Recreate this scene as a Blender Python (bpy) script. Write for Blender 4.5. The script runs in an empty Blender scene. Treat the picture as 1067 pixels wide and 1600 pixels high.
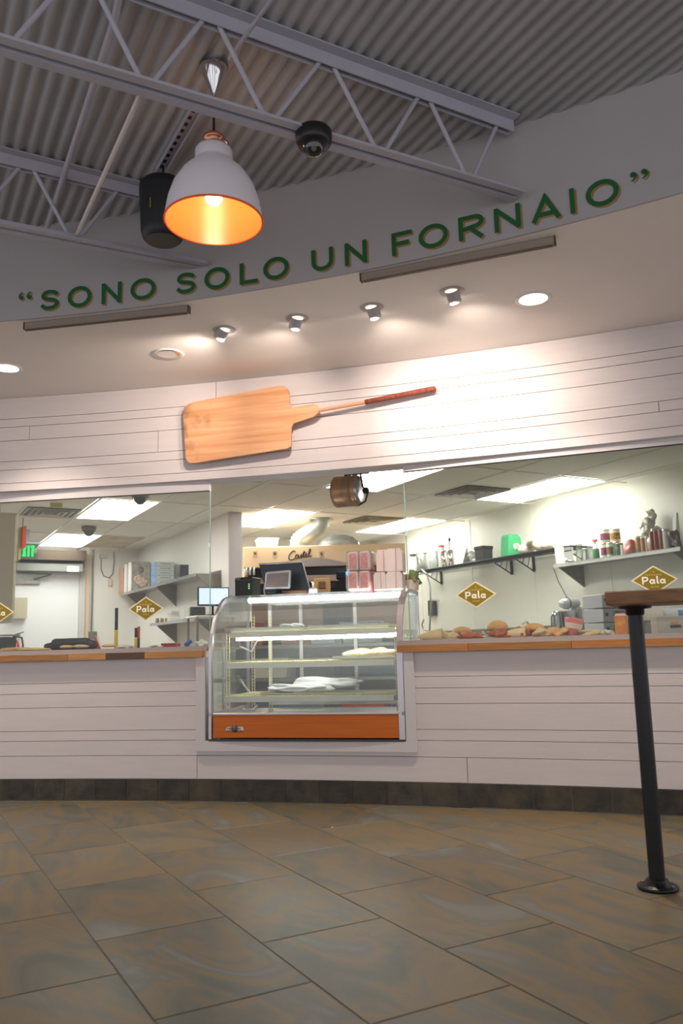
import bpy, bmesh, math, random
from mathutils import Vector, Matrix
random.seed(7)
SC = bpy.context.scene
COL = SC.collection
PI = math.pi
# ------------------------------------------------------------------ camera
F_PX, TILT, ROLL, CAM_Z = 1280.0, 0.1637, -0.0262, 0.8628
fw = Vector((0, math.cos(TILT), math.sin(TILT)))
r0 = Vector((1, 0, 0)); u0 = Vector((0, -math.sin(TILT), math.cos(TILT)))
rt = r0*math.cos(ROLL)+u0*math.sin(ROLL)
up = -r0*math.sin(ROLL)+u0*math.cos(ROLL)
CAMP = Vector((0, 0, CAM_Z))
cd = bpy.data.cameras.new('camera'); cam = bpy.data.objects.new('camera', cd); COL.objects.link(cam)
cd.sensor_fit = 'VERTICAL'; cd.sensor_height = 36; cd.lens = F_PX/1600*36
M = Matrix((rt, up, -fw)).transposed().to_4x4(); M.translation = CAMP
cam.matrix_world = M
cd.clip_start = 0.05
cd.dof.use_dof = True; cd.dof.focus_distance = 4.6; cd.dof.aperture_fstop = 4.0
SC.camera = cam
# ------------------------------------------------------------------ world, view, lights
SC.view_settings.view_transform = 'Standard'; SC.view_settings.look = 'None'
SC.view_settings.gamma = 1; SC.view_settings.use_curve_mapping = False
SC.view_settings.exposure = 0.0
w = bpy.data.worlds.new('world'); SC.world = w; w.use_nodes = True
w.node_tree.nodes['Background'].inputs[0].default_value = (0.88, 0.86, 0.90, 1)
w.node_tree.nodes['Background'].inputs[1].default_value = 1.12
PANEL_E, TUBE_E, SPOT_W, DOWN_W, BULB_W = 12.5, 30.0, 44.0, 135.0, 1.3

def lin(c):
    return tuple((x/12.92 if x <= .04045 else ((x+.055)/1.055)**2.4) for x in [v/255 for v in c])
def spot(name, loc, target, watt, size=60, blend=.6, col=(255, 226, 200), rad=.03):
    l = bpy.data.lights.new(name, 'SPOT'); l.energy = watt; l.spot_size = math.radians(size); l.spot_blend = blend
    l.color = lin(col); l.shadow_soft_size = rad
    o = bpy.data.objects.new(name, l); COL.objects.link(o); o.location = loc
    o.rotation_euler = (Vector(target)-Vector(loc)).to_track_quat('-Z', 'Y').to_euler()
    return o
def point(name, loc, watt, col=(255, 190, 130), rad=.03):
    l = bpy.data.lights.new(name, 'POINT'); l.energy = watt; l.color = lin(col); l.shadow_soft_size = rad
    o = bpy.data.objects.new(name, l); COL.objects.link(o); o.location = loc; return o

# ------------------------------------------------------------------ building frame: s runs into the kitchen, t runs right
AZ = -0.5063
RZ = -AZ
Av = Vector((math.sin(AZ), math.cos(AZ), 0)); Bv = Vector((math.cos(AZ), -math.sin(AZ), 0))
def K(s, t, z=0): return Av*s+Bv*t+Vector((0, 0, z))
WX, WY, WR = -3.7797, -9.2689, 14.5514      # curved counter wall
FX, FY, FR = -2.7155, -3.9021, 7.9009       # curved fascia
ZS, ZK, ZD = 2.539, 2.537, 3.035            # soffit, kitchen ceiling, roof deck
def ray(u, v): return fw*F_PX+rt*(u-533.5)-up*(v-800)
def onz(u, v, z): d = ray(u, v); return CAMP+d*((z-CAM_Z)/d.z)
def onN(N, c, u, v): d = ray(u, v); return CAMP+d*(c/(d.dot(N)))
def ont(u, v, t): return onN(Bv, t, u, v)
def ons(u, v, s): return onN(Av, s, u, v)
def ony(u, v, y): return onN(Vector((0, 1, 0)), y, u, v)
def onc(u, v, cx, cy, R):
    d = ray(u, v); a = d.x**2+d.y**2; b = -2*(d.x*cx+d.y*cy); c = cx*cx+cy*cy-R*R
    return CAMP+d*((-b+math.sqrt(b*b-4*a*c))/2/a)
def proj(p):
    q = Vector(p)-CAMP; z = q.dot(fw)
    return 533.5+F_PX*q.dot(rt)/z, 800-F_PX*q.dot(up)/z, z
def dep(p): return (Vector(p)-CAMP).dot(fw)
def wth(x): return math.asin((x-WX)/WR)
def WP(th, off=0, z=0): return Vector((WX+(WR+off)*math.sin(th), WY+(WR+off)*math.cos(th), z))
def fth(x): return math.asin((x-FX)/FR)
def FP(th, off=0, z=0): return Vector((FX+(FR+off)*math.sin(th), FY+(FR+off)*math.cos(th), z))

# ------------------------------------------------------------------ materials
MATS = {}
def pm(name, rgb, rough=.5, metal=0, var=0, vs=6, bump=0, bs=40, rand=0, emit=None, es=1, coat=0, rgb2=None, stretch=None, alpha=None):
    if name in MATS: return MATS[name]
    m = bpy.data.materials.new(name); m.use_nodes = True; nt = m.node_tree; b = nt.nodes['Principled BSDF']
    b.inputs['Roughness'].default_value = rough; b.inputs['Metallic'].default_value = metal
    b.inputs['Coat Weight'].default_value = coat
    c = lin(rgb)+(1,)
    b.inputs['Base Color'].default_value = c
    tc = nt.nodes.new('ShaderNodeTexCoord'); mp = nt.nodes.new('ShaderNodeMapping')
    nt.links.new(tc.outputs['Object'], mp.inputs[0])
    if stretch: mp.inputs['Scale'].default_value = stretch
    src = None
    if var or rgb2:
        n = nt.nodes.new('ShaderNodeTexNoise'); n.inputs['Scale'].default_value = vs; n.inputs['Detail'].default_value = 5
        nt.links.new(mp.outputs[0], n.inputs['Vector'])
        mr = nt.nodes.new('ShaderNodeMapRange'); mr.inputs[1].default_value = .3; mr.inputs[2].default_value = .7
        nt.links.new(n.outputs['Fac'], mr.inputs[0])
        mx = nt.nodes.new('ShaderNodeMix'); mx.data_type = 'RGBA'
        c2 = lin(rgb2) if rgb2 else tuple(x*(1-var) for x in lin(rgb))
        mx.inputs[6].default_value = c; mx.inputs[7].default_value = c2+(1,)
        nt.links.new(mr.outputs[0], mx.inputs[0]); src = mx.outputs[2]
    if rand:
        oi = nt.nodes.new('ShaderNodeObjectInfo'); hs = nt.nodes.new('ShaderNodeHueSaturation')
        mr2 = nt.nodes.new('ShaderNodeMapRange'); mr2.inputs[3].default_value = 1-rand; mr2.inputs[4].default_value = 1+rand
        nt.links.new(oi.outputs['Random'], mr2.inputs[0]); nt.links.new(mr2.outputs[0], hs.inputs['Value'])
        if src: nt.links.new(src, hs.inputs['Color'])
        else: hs.inputs['Color'].default_value = c
        src = hs.outputs[0]
    if src: nt.links.new(src, b.inputs['Base Color'])
    if bump:
        n2 = nt.nodes.new('ShaderNodeTexNoise'); n2.inputs['Scale'].default_value = bs; n2.inputs['Detail'].default_value = 4
        nt.links.new(mp.outputs[0], n2.inputs['Vector'])
        bp = nt.nodes.new('ShaderNodeBump'); bp.inputs['Strength'].default_value = bump; bp.inputs['Distance'].default_value = .01
        nt.links.new(n2.outputs['Fac'], bp.inputs['Height']); nt.links.new(bp.outputs[0], b.inputs['Normal'])
    if emit:
        b.inputs['Emission Color'].default_value = lin(emit)+(1,); b.inputs['Emission Strength'].default_value = es
    MATS[name] = m; return m
def glassm(name, tint=(242, 250, 246), refl=1.0, rough=.0, haze=0.0):
    if name in MATS: return MATS[name]
    m = bpy.data.materials.new(name); m.use_nodes = True; nt = m.node_tree
    for n in list(nt.nodes):
        if n.type != 'OUTPUT_MATERIAL': nt.nodes.remove(n)
    out = [n for n in nt.nodes][0]
    tr = nt.nodes.new('ShaderNodeBsdfTransparent'); tr.inputs[0].default_value = lin(tint)+(1,)
    gl = nt.nodes.new('ShaderNodeBsdfGlossy'); gl.inputs['Roughness'].default_value = rough
    fr = nt.nodes.new('ShaderNodeFresnel'); fr.inputs[0].default_value = 1.45
    mu = nt.nodes.new('ShaderNodeMath'); mu.operation = 'MULTIPLY'; mu.inputs[1].default_value = refl
    mx = nt.nodes.new('ShaderNodeMixShader')
    nt.links.new(fr.outputs[0], mu.inputs[0]); nt.links.new(mu.outputs[0], mx.inputs[0])
    last = tr.outputs[0]
    if haze:
        df = nt.nodes.new('ShaderNodeBsdfDiffuse'); df.inputs[0].default_value = (.8, .82, .8, 1)
        m2 = nt.nodes.new('ShaderNodeMixShader'); m2.inputs[0].default_value = haze
        nt.links.new(tr.outputs[0], m2.inputs[1]); nt.links.new(df.outputs[0], m2.inputs[2]); last = m2.outputs[0]
    nt.links.new(last, mx.inputs[1]); nt.links.new(gl.outputs[0], mx.inputs[2]); nt.links.new(mx.outputs[0], out.inputs[0])
    MATS[name] = m; return m
def woodm(name, a, b, scale=(2, 30, 30), rough=.45, rand=0.0, stain=None):
    """long grain along local x"""
    if name in MATS: return MATS[name]
    m = pm(name, a, rough, rgb2=b, vs=1.6, stretch=scale, bump=.08, bs=3, rand=rand)
    return m
white_paint = pm('white_paint', (212, 205, 202), .45, var=.05, vs=3, bump=.05, bs=60)
plank_paint = pm('plank_paint', (213, 204, 202), .42, var=.05, vs=4, rand=.012, stretch=(1, 1, 8), bump=.06, bs=20)
trim_paint = pm('trim_paint', (208, 202, 202), .4, var=.03, vs=4)
soffit_paint = pm('soffit_paint', (236, 229, 224), .7, var=.03, vs=2, bump=.04, bs=80)
fascia_paint = pm('fascia_paint', (172, 168, 168), .8, var=.05, vs=2.5, bump=.05, bs=70)
deck_paint = pm('deck_paint', (172, 172, 176), .55, var=.18, vs=2.2)
steel_paint = pm('joist_paint', (178, 176, 188), .5, var=.08, vs=8)
tile_dark = pm('base_tile_slate', (74, 66, 50), .5, rgb2=(34, 34, 32), vs=11, rand=.35, bump=.2, bs=50)
grout = pm('grout', (124, 118, 104), .9, var=.3, vs=8)
kwall = pm('kitchen_wall_panel', (238, 237, 226), .4, var=.03, vs=2, bump=.02, bs=90)
kwallw = pm('kitchen_wall_white', (236, 233, 228), .5, var=.03, vs=2)
ktile = pm('ceiling_tile_white', (242, 240, 232), .8, var=.05, vs=30, rand=.02)
ktile_st = pm('ceiling_tile_stained', (182, 165, 130), .8, rgb2=(205, 198, 180), vs=3)
tbar = pm('ceiling_grid_white', (236, 234, 226), .5)
alu = pm('brushed_aluminium', (198, 198, 205), .32, 1, var=.1, vs=20)
steel = pm('stainless_steel', (190, 190, 190), .28, .95, var=.15, vs=12)
steel_d = pm('dull_steel', (150, 146, 138), .42, .8, var=.15, vs=10)
chrome = pm('chrome', (225, 225, 225), .08, 1)
black = pm('black_plastic', (24, 25, 27), .4, var=.2, vs=20)
black_m = pm('black_powder_coat', (20, 20, 22), .35, .2, bump=.1, bs=200)
dgrey = pm('dark_grey_plastic', (60, 62, 64), .5, var=.1)
green_p = pm('green_letter_paint', (18, 92, 44), .6, var=.1, vs=10)
gold_p = pm('gold_shadow_paint', (150, 118, 66), .6)
mustard = pm('mustard_vinyl', (140, 118, 6), .5, var=.08, vs=12)
cream = pm('cream_vinyl', (226, 218, 178), .5)
cream_f = pm('faint_cream_vinyl', (190, 166, 90), .5)
glass = glassm('clear_glass', (251, 254, 252), .7)
glass_case = glassm('case_glass', (251, 254, 253), .6, haze=.06)  # haze mixes a pale veil of reflected light into the pane's colour
glass_plastic = glassm('clear_plastic', (225, 230, 228), .8, .15, haze=.25)
glass_g = pm('green_glass_edge', (150, 190, 172), .2)
orange = pm('orange_laminate', (198, 104, 6), .5, rgb2=(184, 90, 4), vs=3, stretch=(1, 1, 30))
white_pl = pm('white_plastic', (232, 230, 226), .4)
paper = pm('white_paper', (236, 233, 226), .7, bump=.2, bs=12)
parchment = pm('parchment_paper', (238, 204, 150), .7, rgb2=(248, 224, 180), vs=20, bump=.3, bs=25)
bread = pm('golden_bread_crust', (232, 164, 94), .6, rgb2=(246, 200, 140), vs=18, bump=.25, bs=40)
crumb = pm('pale_bread', (240, 220, 178), .8, rgb2=(226, 190, 130), vs=30, bump=.3, bs=50)
meat = pm('red_brown_filling', (168, 66, 34), .5, rgb2=(214, 120, 70), vs=40, bump=.5, bs=60)
lettuce = pm('green_leaf', (96, 128, 46), .5, rgb2=(150, 170, 90), vs=40)
red = pm('red_plastic', (190, 32, 28), .4)
pink = pm('pink_print', (240, 140, 130), .6, rgb2=(246, 190, 180), vs=60)
pinkw = pm('pinkish_white_board', (248, 230, 224), .6, var=.06, vs=6)
blue = pm('blue_print', (70, 130, 205), .5, rgb2=(150, 185, 225), vs=50)
beige = pm('beige_metal', (246, 234, 212), .45, var=.05, vs=4)
brown = pm('brown_metal', (120, 84, 58), .5, var=.15, vs=6)
yellow = pm('yellow_plastic', (236, 196, 60), .4)
orange_pl = pm('orange_plastic', (236, 84, 36), .4)
ivory = pm('ivory_coated_wire', (222, 214, 160), .45)
foil = pm('crumpled_foil', (206, 202, 186), .42, .5, var=.45, vs=30, bump=1, bs=30)

# ------------------------------------------------------------------ mesh builder
class MB:
    def __init__(s): s.v = []; s.f = []; s.sm = []
    def add(s, vs, fs, smooth=False):
        o = len(s.v); s.v += [Vector(x) for x in vs]
        for f in fs: s.f.append([i+o for i in f]); s.sm.append(smooth)
        return s
    def box(s, c, d, rz=0, rx=0, ry=0, bev=0):
        bm = bmesh.new(); bmesh.ops.create_cube(bm, size=1)
        for v in bm.verts: v.co = Vector((v.co.x*d[0], v.co.y*d[1], v.co.z*d[2]))
        if bev: bmesh.ops.bevel(bm, geom=bm.edges[:], offset=bev, segments=2 if bev > .006 else 1, affect='EDGES', profile=.5)
        R = Matrix.Rotation(rz, 3, 'Z') @ Matrix.Rotation(ry, 3, 'Y') @ Matrix.Rotation(rx, 3, 'X')
        bm.verts.index_update(); vs = [R @ v.co+Vector(c) for v in bm.verts]; fs = [[v.index for v in f.verts] for f in bm.faces]
        bm.free(); return s.add(vs, fs)
    def cyl(s, a, b, r, r2=None, n=16, cap=True):
        a = Vector(a); b = Vector(b); r2 = r if r2 is None else r2
        q = (b-a).to_track_quat('Z', 'Y'); vs = []
        for p, rr in ((a, r), (b, r2)):
            for i in range(n):
                an = 2*PI*i/n; vs.append(p+q @ Vector((rr*math.cos(an), rr*math.sin(an), 0)))
        s.add(vs, [[i, (i+1) % n, n+(i+1) % n, n+i] for i in range(n)], True)
        if cap:
            s.add(vs[:n], [list(range(n))[::-1]]); s.add(vs[n:], [list(range(n))])
        return s
    def tube(s, pts, r, n=8, closed=False):
        pts = [Vector(p) for p in pts]; N = len(pts); vs = []
        prev = None
        for i, p in enumerate(pts):
            d = (pts[(i+1) % N]-pts[i-1]) if (closed or 0 < i < N-1) else (pts[1]-pts[0] if i == 0 else pts[-1]-pts[-2])
            d.normalize()
            if prev is None: x = d.orthogonal().normalized()
            else:
                x = prev-d*prev.dot(d); x.normalize()
            prev = x; y = d.cross(x)
            rr = r[i] if isinstance(r, (list, tuple)) else r
            for k in range(n):
                a = 2*PI*k/n; vs.append(p+x*rr*math.cos(a)+y*rr*math.sin(a))
        fs = []
        for i in range(N if closed else N-1):
            j = (i+1) % N
            for k in range(n): fs.append([i*n+k, i*n+(k+1) % n, j*n+(k+1) % n, j*n+k])
        s.add(vs, fs, True)
        if not closed: s.add(vs[:n], [list(range(n))[::-1]]); s.add(vs[-n:], [list(range(n))])
        return s
    def lathe(s, prof, c=(0, 0, 0), n=24, axis=None, sq=1.0, cap=True):
        c = Vector(c); q = Vector(axis).to_track_quat('Z', 'Y') if axis else None; vs = []
        for r, z in prof:
            for k in range(n):
                a = 2*PI*k/n; p = Vector((r*math.cos(a), r*math.sin(a)*sq, z)); vs.append((q @ p if q else p)+c)
        fs = []
        for i in range(len(prof)-1):
            for k in range(n): fs.append([i*n+k, i*n+(k+1) % n, (i+1)*n+(k+1) % n, (i+1)*n+k])
        s.add(vs, fs, True)
        if not cap: return s
        if prof[0][0] > 1e-4: s.add(vs[:n], [list(range(n))[::-1]])
        if prof[-1][0] > 1e-4: s.add(vs[-n:], [list(range(n))])
        return s
    def prism(s, poly, ax, ay, o, th):
        """poly in (ax, ay) from o, extruded by vector th"""
        o = Vector(o); ax = Vector(ax); ay = Vector(ay); th = Vector(th); n = len(poly)
        a = [o+ax*x+ay*y for x, y in poly]; b = [p+th for p in a]
        s.add(a+b, [list(range(n)), list(range(n, 2*n))[::-1]]+[[i, i+n, (i+1) % n+n, (i+1) % n] for i in range(n)])
        return s
    def blob(s, c, d, seed=0, amp=.15, sub=3, fr=3.0, flat=None):
        bm = bmesh.new(); bmesh.ops.create_icosphere(bm, subdivisions=sub, radius=1)
        rn = random.Random(seed); ph = [(rn.uniform(-fr, fr), rn.uniform(-fr, fr), rn.uniform(-fr, fr), rn.uniform(0, 6)) for _ in range(7)]
        for v in bm.verts:
            k = 1+amp*sum(math.sin(v.co.x*a+v.co.y*b+v.co.z*g+h) for a, b, g, h in ph)/2.5
            p = v.co*k
            v.co = Vector((p.x*d[0], p.y*d[1], p.z*d[2]))
            if flat is not None and v.co.z < -flat*d[2]: v.co.z = -flat*d[2]
        bm.verts.index_update(); vs = [v.co+Vector(c) for v in bm.verts]; fs = [[v.index for v in f.verts] for f in bm.faces]; bm.free()
        return s.add(vs, fs, True)
    def arc(s, P, th0, th1, o0, o1, z0, z1, n=None):
        """bent bar between radii offsets o0,o1 and heights z0,z1"""
        n = n or max(2, int(abs(th1-th0)*WR/.12)+1); vs = []
        for i in range(n+1):
            th = th0+(th1-th0)*i/n
            vs += [P(th, o0, z0), P(th, o1, z0), P(th, o1, z1), P(th, o0, z1)]
        fs = []
        for i in range(n):
            a = 4*i; b = a+4
            for k in range(4): fs.append([a+k, b+k, b+(k+1) % 4, a+(k+1) % 4])
        fs += [[0, 1, 2, 3], [4*n+3, 4*n+2, 4*n+1, 4*n]]
        return s.add(vs, fs)
    def build(s, name, mat, parent=None, label=None, world=False, fix=True):
        vs = s.v
        if world and parent is not None:
            mi = WM[parent.name].inverted(); vs = [mi @ v for v in vs]
        me = bpy.data.meshes.new(name); me.from_pydata(vs, [], s.f); me.polygons.foreach_set('use_smooth', s.sm)
        if fix:
            bm = bmesh.new(); bm.from_mesh(me); bmesh.ops.recalc_face_normals(bm, faces=bm.faces[:]); bm.to_mesh(me); bm.free()
        me.materials.append(mat); o = bpy.data.objects.new(name, me); COL.objects.link(o)
        if parent is not None: o.parent = parent; WM[o.name] = WM[parent.name].copy()
        else: WM[o.name] = Matrix.Identity(4)
        if label: o['label'] = label
        return o
WM = {}
def T(name, label, cat, loc=(0, 0, 0), rz=0, group=None, kind=None):
    o = bpy.data.objects.new(name, None); COL.objects.link(o); o.empty_display_size = .05
    o.location = loc; o.rotation_euler = (0, 0, rz)
    WM[o.name] = Matrix.Translation(Vector(loc)) @ Matrix.Rotation(rz, 4, 'Z')
    if label: o['label'] = label
    if cat: o['category'] = cat
    if group: o['group'] = group
    if kind: o['kind'] = kind
    return o
def solo(mb, name, mat, label, cat, loc=(0, 0, 0), rz=0, group=None):
    """a thing that is one mesh; verts are local to loc"""
    o = mb.build(name, mat); o.location = loc; o.rotation_euler = (0, 0, rz)
    WM[o.name] = Matrix.Translation(Vector(loc)) @ Matrix.Rotation(rz, 4, 'Z')
    o['label'] = label; o['category'] = cat
    if group: o['group'] = group
    return o
def struct(mb, name, mat, label=None):
    o = mb.build(name, mat); o['kind'] = 'structure'
    if label: o['label'] = label
    return o
def copyo(o, parent=None, loc=None, name=None):
    c = o.copy(); COL.objects.link(c)
    if parent is not None: c.parent = parent
    if loc is not None: c.location = loc
    return c
def copy_tree(o, loc, rz=None, label=None):
    r = o.copy(); COL.objects.link(r); r.location = loc
    if rz is not None: r.rotation_euler = (0, 0, rz)
    if label: r['label'] = label
    WM[r.name] = Matrix.Translation(Vector(loc)) @ Matrix.Rotation(r.rotation_euler.z, 4, 'Z')
    for ch in list(o.children):
        c = copyo(ch, r)
        for g in list(ch.children): copyo(g, c)
    return r

# ================================================================== FLOOR
fl = struct(MB().box((0, 3.6, -.0235), (14, 9.4, .04)), 'floor', grout)
def floor_tile_mat():
    m = bpy.data.materials.new('slate_floor_tile'); m.use_nodes = True; nt = m.node_tree; b = nt.nodes['Principled BSDF']
    tc = nt.nodes.new('ShaderNodeTexCoord'); oi = nt.nodes.new('ShaderNodeObjectInfo')
    ad = nt.nodes.new('ShaderNodeVectorMath'); ad.operation = 'MULTIPLY_ADD'; ad.inputs[1].default_value = (1.0, .45, 1)
    cb = nt.nodes.new('ShaderNodeCombineXYZ'); mu = nt.nodes.new('ShaderNodeMath'); mu.operation = 'MULTIPLY'; mu.inputs[1].default_value = 37
    nt.links.new(oi.outputs['Random'], mu.inputs[0]); nt.links.new(mu.outputs[0], cb.inputs[0]); nt.links.new(mu.outputs[0], cb.inputs[1])
    nt.links.new(tc.outputs['Object'], ad.inputs[0]); nt.links.new(cb.outputs[0], ad.inputs[2])
    n = nt.nodes.new('ShaderNodeTexNoise'); n.inputs['Scale'].default_value = 3.2; n.inputs['Detail'].default_value = 7; n.inputs['Distortion'].default_value = 1.6
    nt.links.new(ad.outputs[0], n.inputs['Vector'])
    cr = nt.nodes.new('ShaderNodeValToRGB'); e = cr.color_ramp.elements
    cols = [(.25, (74, 80, 72)), (.42, (98, 95, 80)), (.52, (120, 102, 70)), (.60, (100, 98, 88)), (.75, (124, 123, 116))]
    e[0].position, e[0].color = cols[0][0], lin(cols[0][1])+(1,); e[1].position, e[1].color = cols[-1][0], lin(cols[-1][1])+(1,)
    for p, c in cols[1:-1]:
        x = e.new(p); x.color = lin(c)+(1,)
    nt.links.new(n.outputs['Fac'], cr.inputs[0])
    hs = nt.nodes.new('ShaderNodeHueSaturation'); mr = nt.nodes.new('ShaderNodeMapRange'); mr.inputs[3].default_value = .88; mr.inputs[4].default_value = 1.14
    nt.links.new(oi.outputs['Random'], mr.inputs[0]); nt.links.new(mr.outputs[0], hs.inputs['Value']); nt.links.new(cr.outputs[0], hs.inputs['Color'])
    nt.links.new(hs.outputs[0], b.inputs['Base Color'])
    n2 = nt.nodes.new('ShaderNodeTexNoise'); n2.inputs['Scale'].default_value = 9; n2.inputs['Detail'].default_value = 8
    nt.links.new(ad.outputs[0], n2.inputs['Vector'])
    bp = nt.nodes.new('ShaderNodeBump'); bp.inputs['Strength'].default_value = .35; bp.inputs['Distance'].default_value = .006
    nt.links.new(n2.outputs['Fac'], bp.inputs['Height']); nt.links.new(bp.outputs[0], b.inputs['Normal'])
    b.inputs['Roughness'].default_value = .42
    return m
TW, TL = .422, .633
tm = MB().box((0, 0, 0), (TW-.0045, TL-.0045, .014), bev=.0015)
tproto = None
ftm = floor_tile_mat()
for i in range(-6, 9):
    tc_ = .61+TW*i+TW/2
    s_off = 1.79 if i % 2 else 2.085      # staggered rows
    for k in range(-4, 9):
        sc = s_off+TL*k+TL/2
        p = K(sc, tc_, -.0080)
        if p.y < -.3 or abs(p.x) > 4.2: continue
        if math.hypot(p.x-WX, p.y-WY) > WR+.30: continue
        if tproto is None:
            tproto = tm.build('floor_tile', ftm, fl); o = tproto
        else: o = copyo(tproto, fl)
        o.location = p; o.rotation_euler = (0, 0, RZ)
# ================================================================== FRONT WALL (curved, tongue and groove planks)
TH0, TH1 = wth(-3.3), wth(2.75)
CX0, CX1 = -.835, .333       # display case opening
tc0, tc1 = wth(CX0), wth(CX1)
wl = struct(MB().arc(WP, TH0, tc0, .012, .13, 0, .8265).arc(WP, tc1, TH1, .012, .13, 0, .8265).arc(WP, tc0, tc1, .012, .13, 0, .30), 'wall_counter', trim_paint)
wu = struct(MB().arc(WP, TH0, TH1, .012, .16, 1.912, ZS+.02), 'wall_header', trim_paint)
def planks(parent, zs, x0, x1, joints, g=.0035):
    for a, b in zip(zs[:-1], zs[1:]):
        xs = [x0]+sorted(j for j, zz in joints if a < zz < b and x0 < j < x1)+[x1]
        for p, q in zip(xs[:-1], xs[1:]):
            MB().arc(WP, wth(p)+.00012, wth(q)-.00012, 0, .0125, a+g/2, b-g/2).build('plank', plank_paint, parent)
lowz = [.123, .257, .345, .404, .543, .628, .690, .8265]
lj = [(.643, .2)]
planks(wl, lowz, -3.3, -.888, lj); planks(wl, lowz[1:], .383, 2.75, lj)
planks(wl, [.123, .257], -.888, 2.75, [(.643, .2)])
planks(wu, [1.913, 1.965, 2.053, 2.11, 2.248, 2.34, 2.395, ZS], -3.3, 2.75,
       [(-2.02, 2.30), (-1.15, 2.17), (-.77, 2.45), (1.70, 2.08)])
# tiled base
bb = struct(MB().arc(WP, TH0, TH1, .000, .02, 0, .122), 'baseboard_front', pm('base_grout', (112, 108, 98), .9))
th = wth(.0252)-.197/WR*17
while th < TH1:
    MB().arc(WP, th+.00015, th+.197/WR-.00015, -.004, .006, .004, .121, n=2).build('base_tile', tile_dark, bb); th += .197/WR
# casing round the display case
cs = T('trim_1', None, None, WP(wth(-.25), 0, .3), 0, kind='structure')
cs['label'] = 'white painted casing board framing the display case opening'
MB().arc(WP, wth(-.889), wth(-.832), -.022, .02, .283, .826).build('casing_left', trim_paint, cs, world=True)
MB().arc(WP, wth(.331), wth(.386), -.022, .02, .283, .826).build('casing_right', trim_paint, cs, world=True)
MB().arc(WP, wth(-.832), wth(.331), -.022, .10, .283, .343).build('casing_sill', trim_paint, cs, world=True)
MB().arc(WP, wth(-.889), wth(.386), -.012, .02, .262, .282).build('casing_lip', trim_paint, cs, world=True)
# reveals at the sides of the opening above the counter are open to the kitchen

# ================================================================== COUNTERTOPS
sill_paint = pm('taupe_sill', (170, 158, 152), .45, var=.05)
def counter(name, label, x0, x1, cuts, cols, cat='countertop'):
    c = T(name, label, cat, WP(wth((x0+x1)/2), 0, .83))
    MB().arc(WP, wth(x0 if x0 < 0 else .40), wth(x1), .02, .55, .8665, .885).build('slab', cols[0], c, world=True)
    MB().arc(WP, wth(x0), wth(x1), -.034, .02, .866, .892).build('sill_strip', sill_paint, c, world=True, label='taupe painted strip above the wooden edge')
    xs = [x0]+cuts+[x1]
    for i in range(len(xs)-1):
        MB().arc(WP, wth(xs[i])+.00008, wth(xs[i+1])-.00008, -.040, .02, .827, .8655).build('edge_stave', cols[i % len(cols)], c, world=True)
    return c
w1 = woodm('oak_stave', (170, 120, 62), (140, 92, 44), (4, 4, 60)); w2 = woodm('oak_stave_light', (188, 136, 76), (164, 112, 58), (4, 4, 60))
w3 = woodm('walnut_stave', (92, 66, 46), (70, 48, 34), (4, 4, 60)); w4 = woodm('teak_stave', (164, 104, 50), (186, 128, 68), (4, 4, 60))
def xw(u, v): return onc(u, v, WX, WY, WR-.04).x
ctl = counter('countertop', 'long wooden butcher block counter left of the display case', -3.3, -.842,
        [-2.6, xw(107, 1030), xw(167, 1030), xw(227, 1030)], [w2, w1, w2, w3, w2])
ctr = counter('countertop', 'wooden butcher block counter right of the display case, carrying sandwiches', .300, 2.75, [xw(735, 1015), xw(897, 1008), 2.3], [w4, w1, w4, w1])

# ================================================================== SOFFIT + FASCIA
NS = 64; vs = []; fs = []
t0f, t1f = fth(-3.2), fth(3.1)
for i in range(NS+1):
    k = i/NS; a = FP(t0f+(t1f-t0f)*k, .0095, ZS); b = WP(TH0+(TH1+.02-TH0)*k, .16, ZS)
    vs += [a, b, a+Vector((0, 0, .04)), b+Vector((0, 0, .04))]
for i in range(NS):
    a = 4*i; b = a+4; fs += [[a, b, b+1, a+1], [a+2, a+3, b+3, b+2], [a, a+2, b+2, b]]
struct(MB().add(vs, fs), 'ceiling_soffit', soffit_paint)
wf = struct(MB().arc(FP, t0f, t1f, 0, .010, ZS+.0, ZD+.06, n=64), 'wall_fascia', fascia_paint)

# roof deck: corrugated sheet, ribs along s
vs = []; fs = []; PR = .0575; n_r = 0; T0, T1, S0, S1 = -3.2, 5.2, -3.0, 5.6
prof = [(0, 0), (.13, 0), (.25, .35), (.37, .85), (.5, 1), (.63, .85), (.75, .35), (.87, 0)]
t = T0; row = []
k0 = (.804-T0) % PR
t = T0+k0-PR
while t < T1:
    for a, h in prof: row.append((t+a*PR-.36*PR, h))
    t += PR
for tt, h in row:
    z = ZD+.016*h; vs += [K(S0, tt, z), K(S1, tt, z)]
for i in range(len(row)-1): fs.append([2*i, 2*i+1, 2*i+3, 2*i+2])
mb = MB(); mb.add(vs, fs, True); o = mb.build('ceiling_deck', deck_paint, fix=False); o['kind'] = 'structure'
o['label'] = 'grey painted corrugated metal roof deck'
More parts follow.
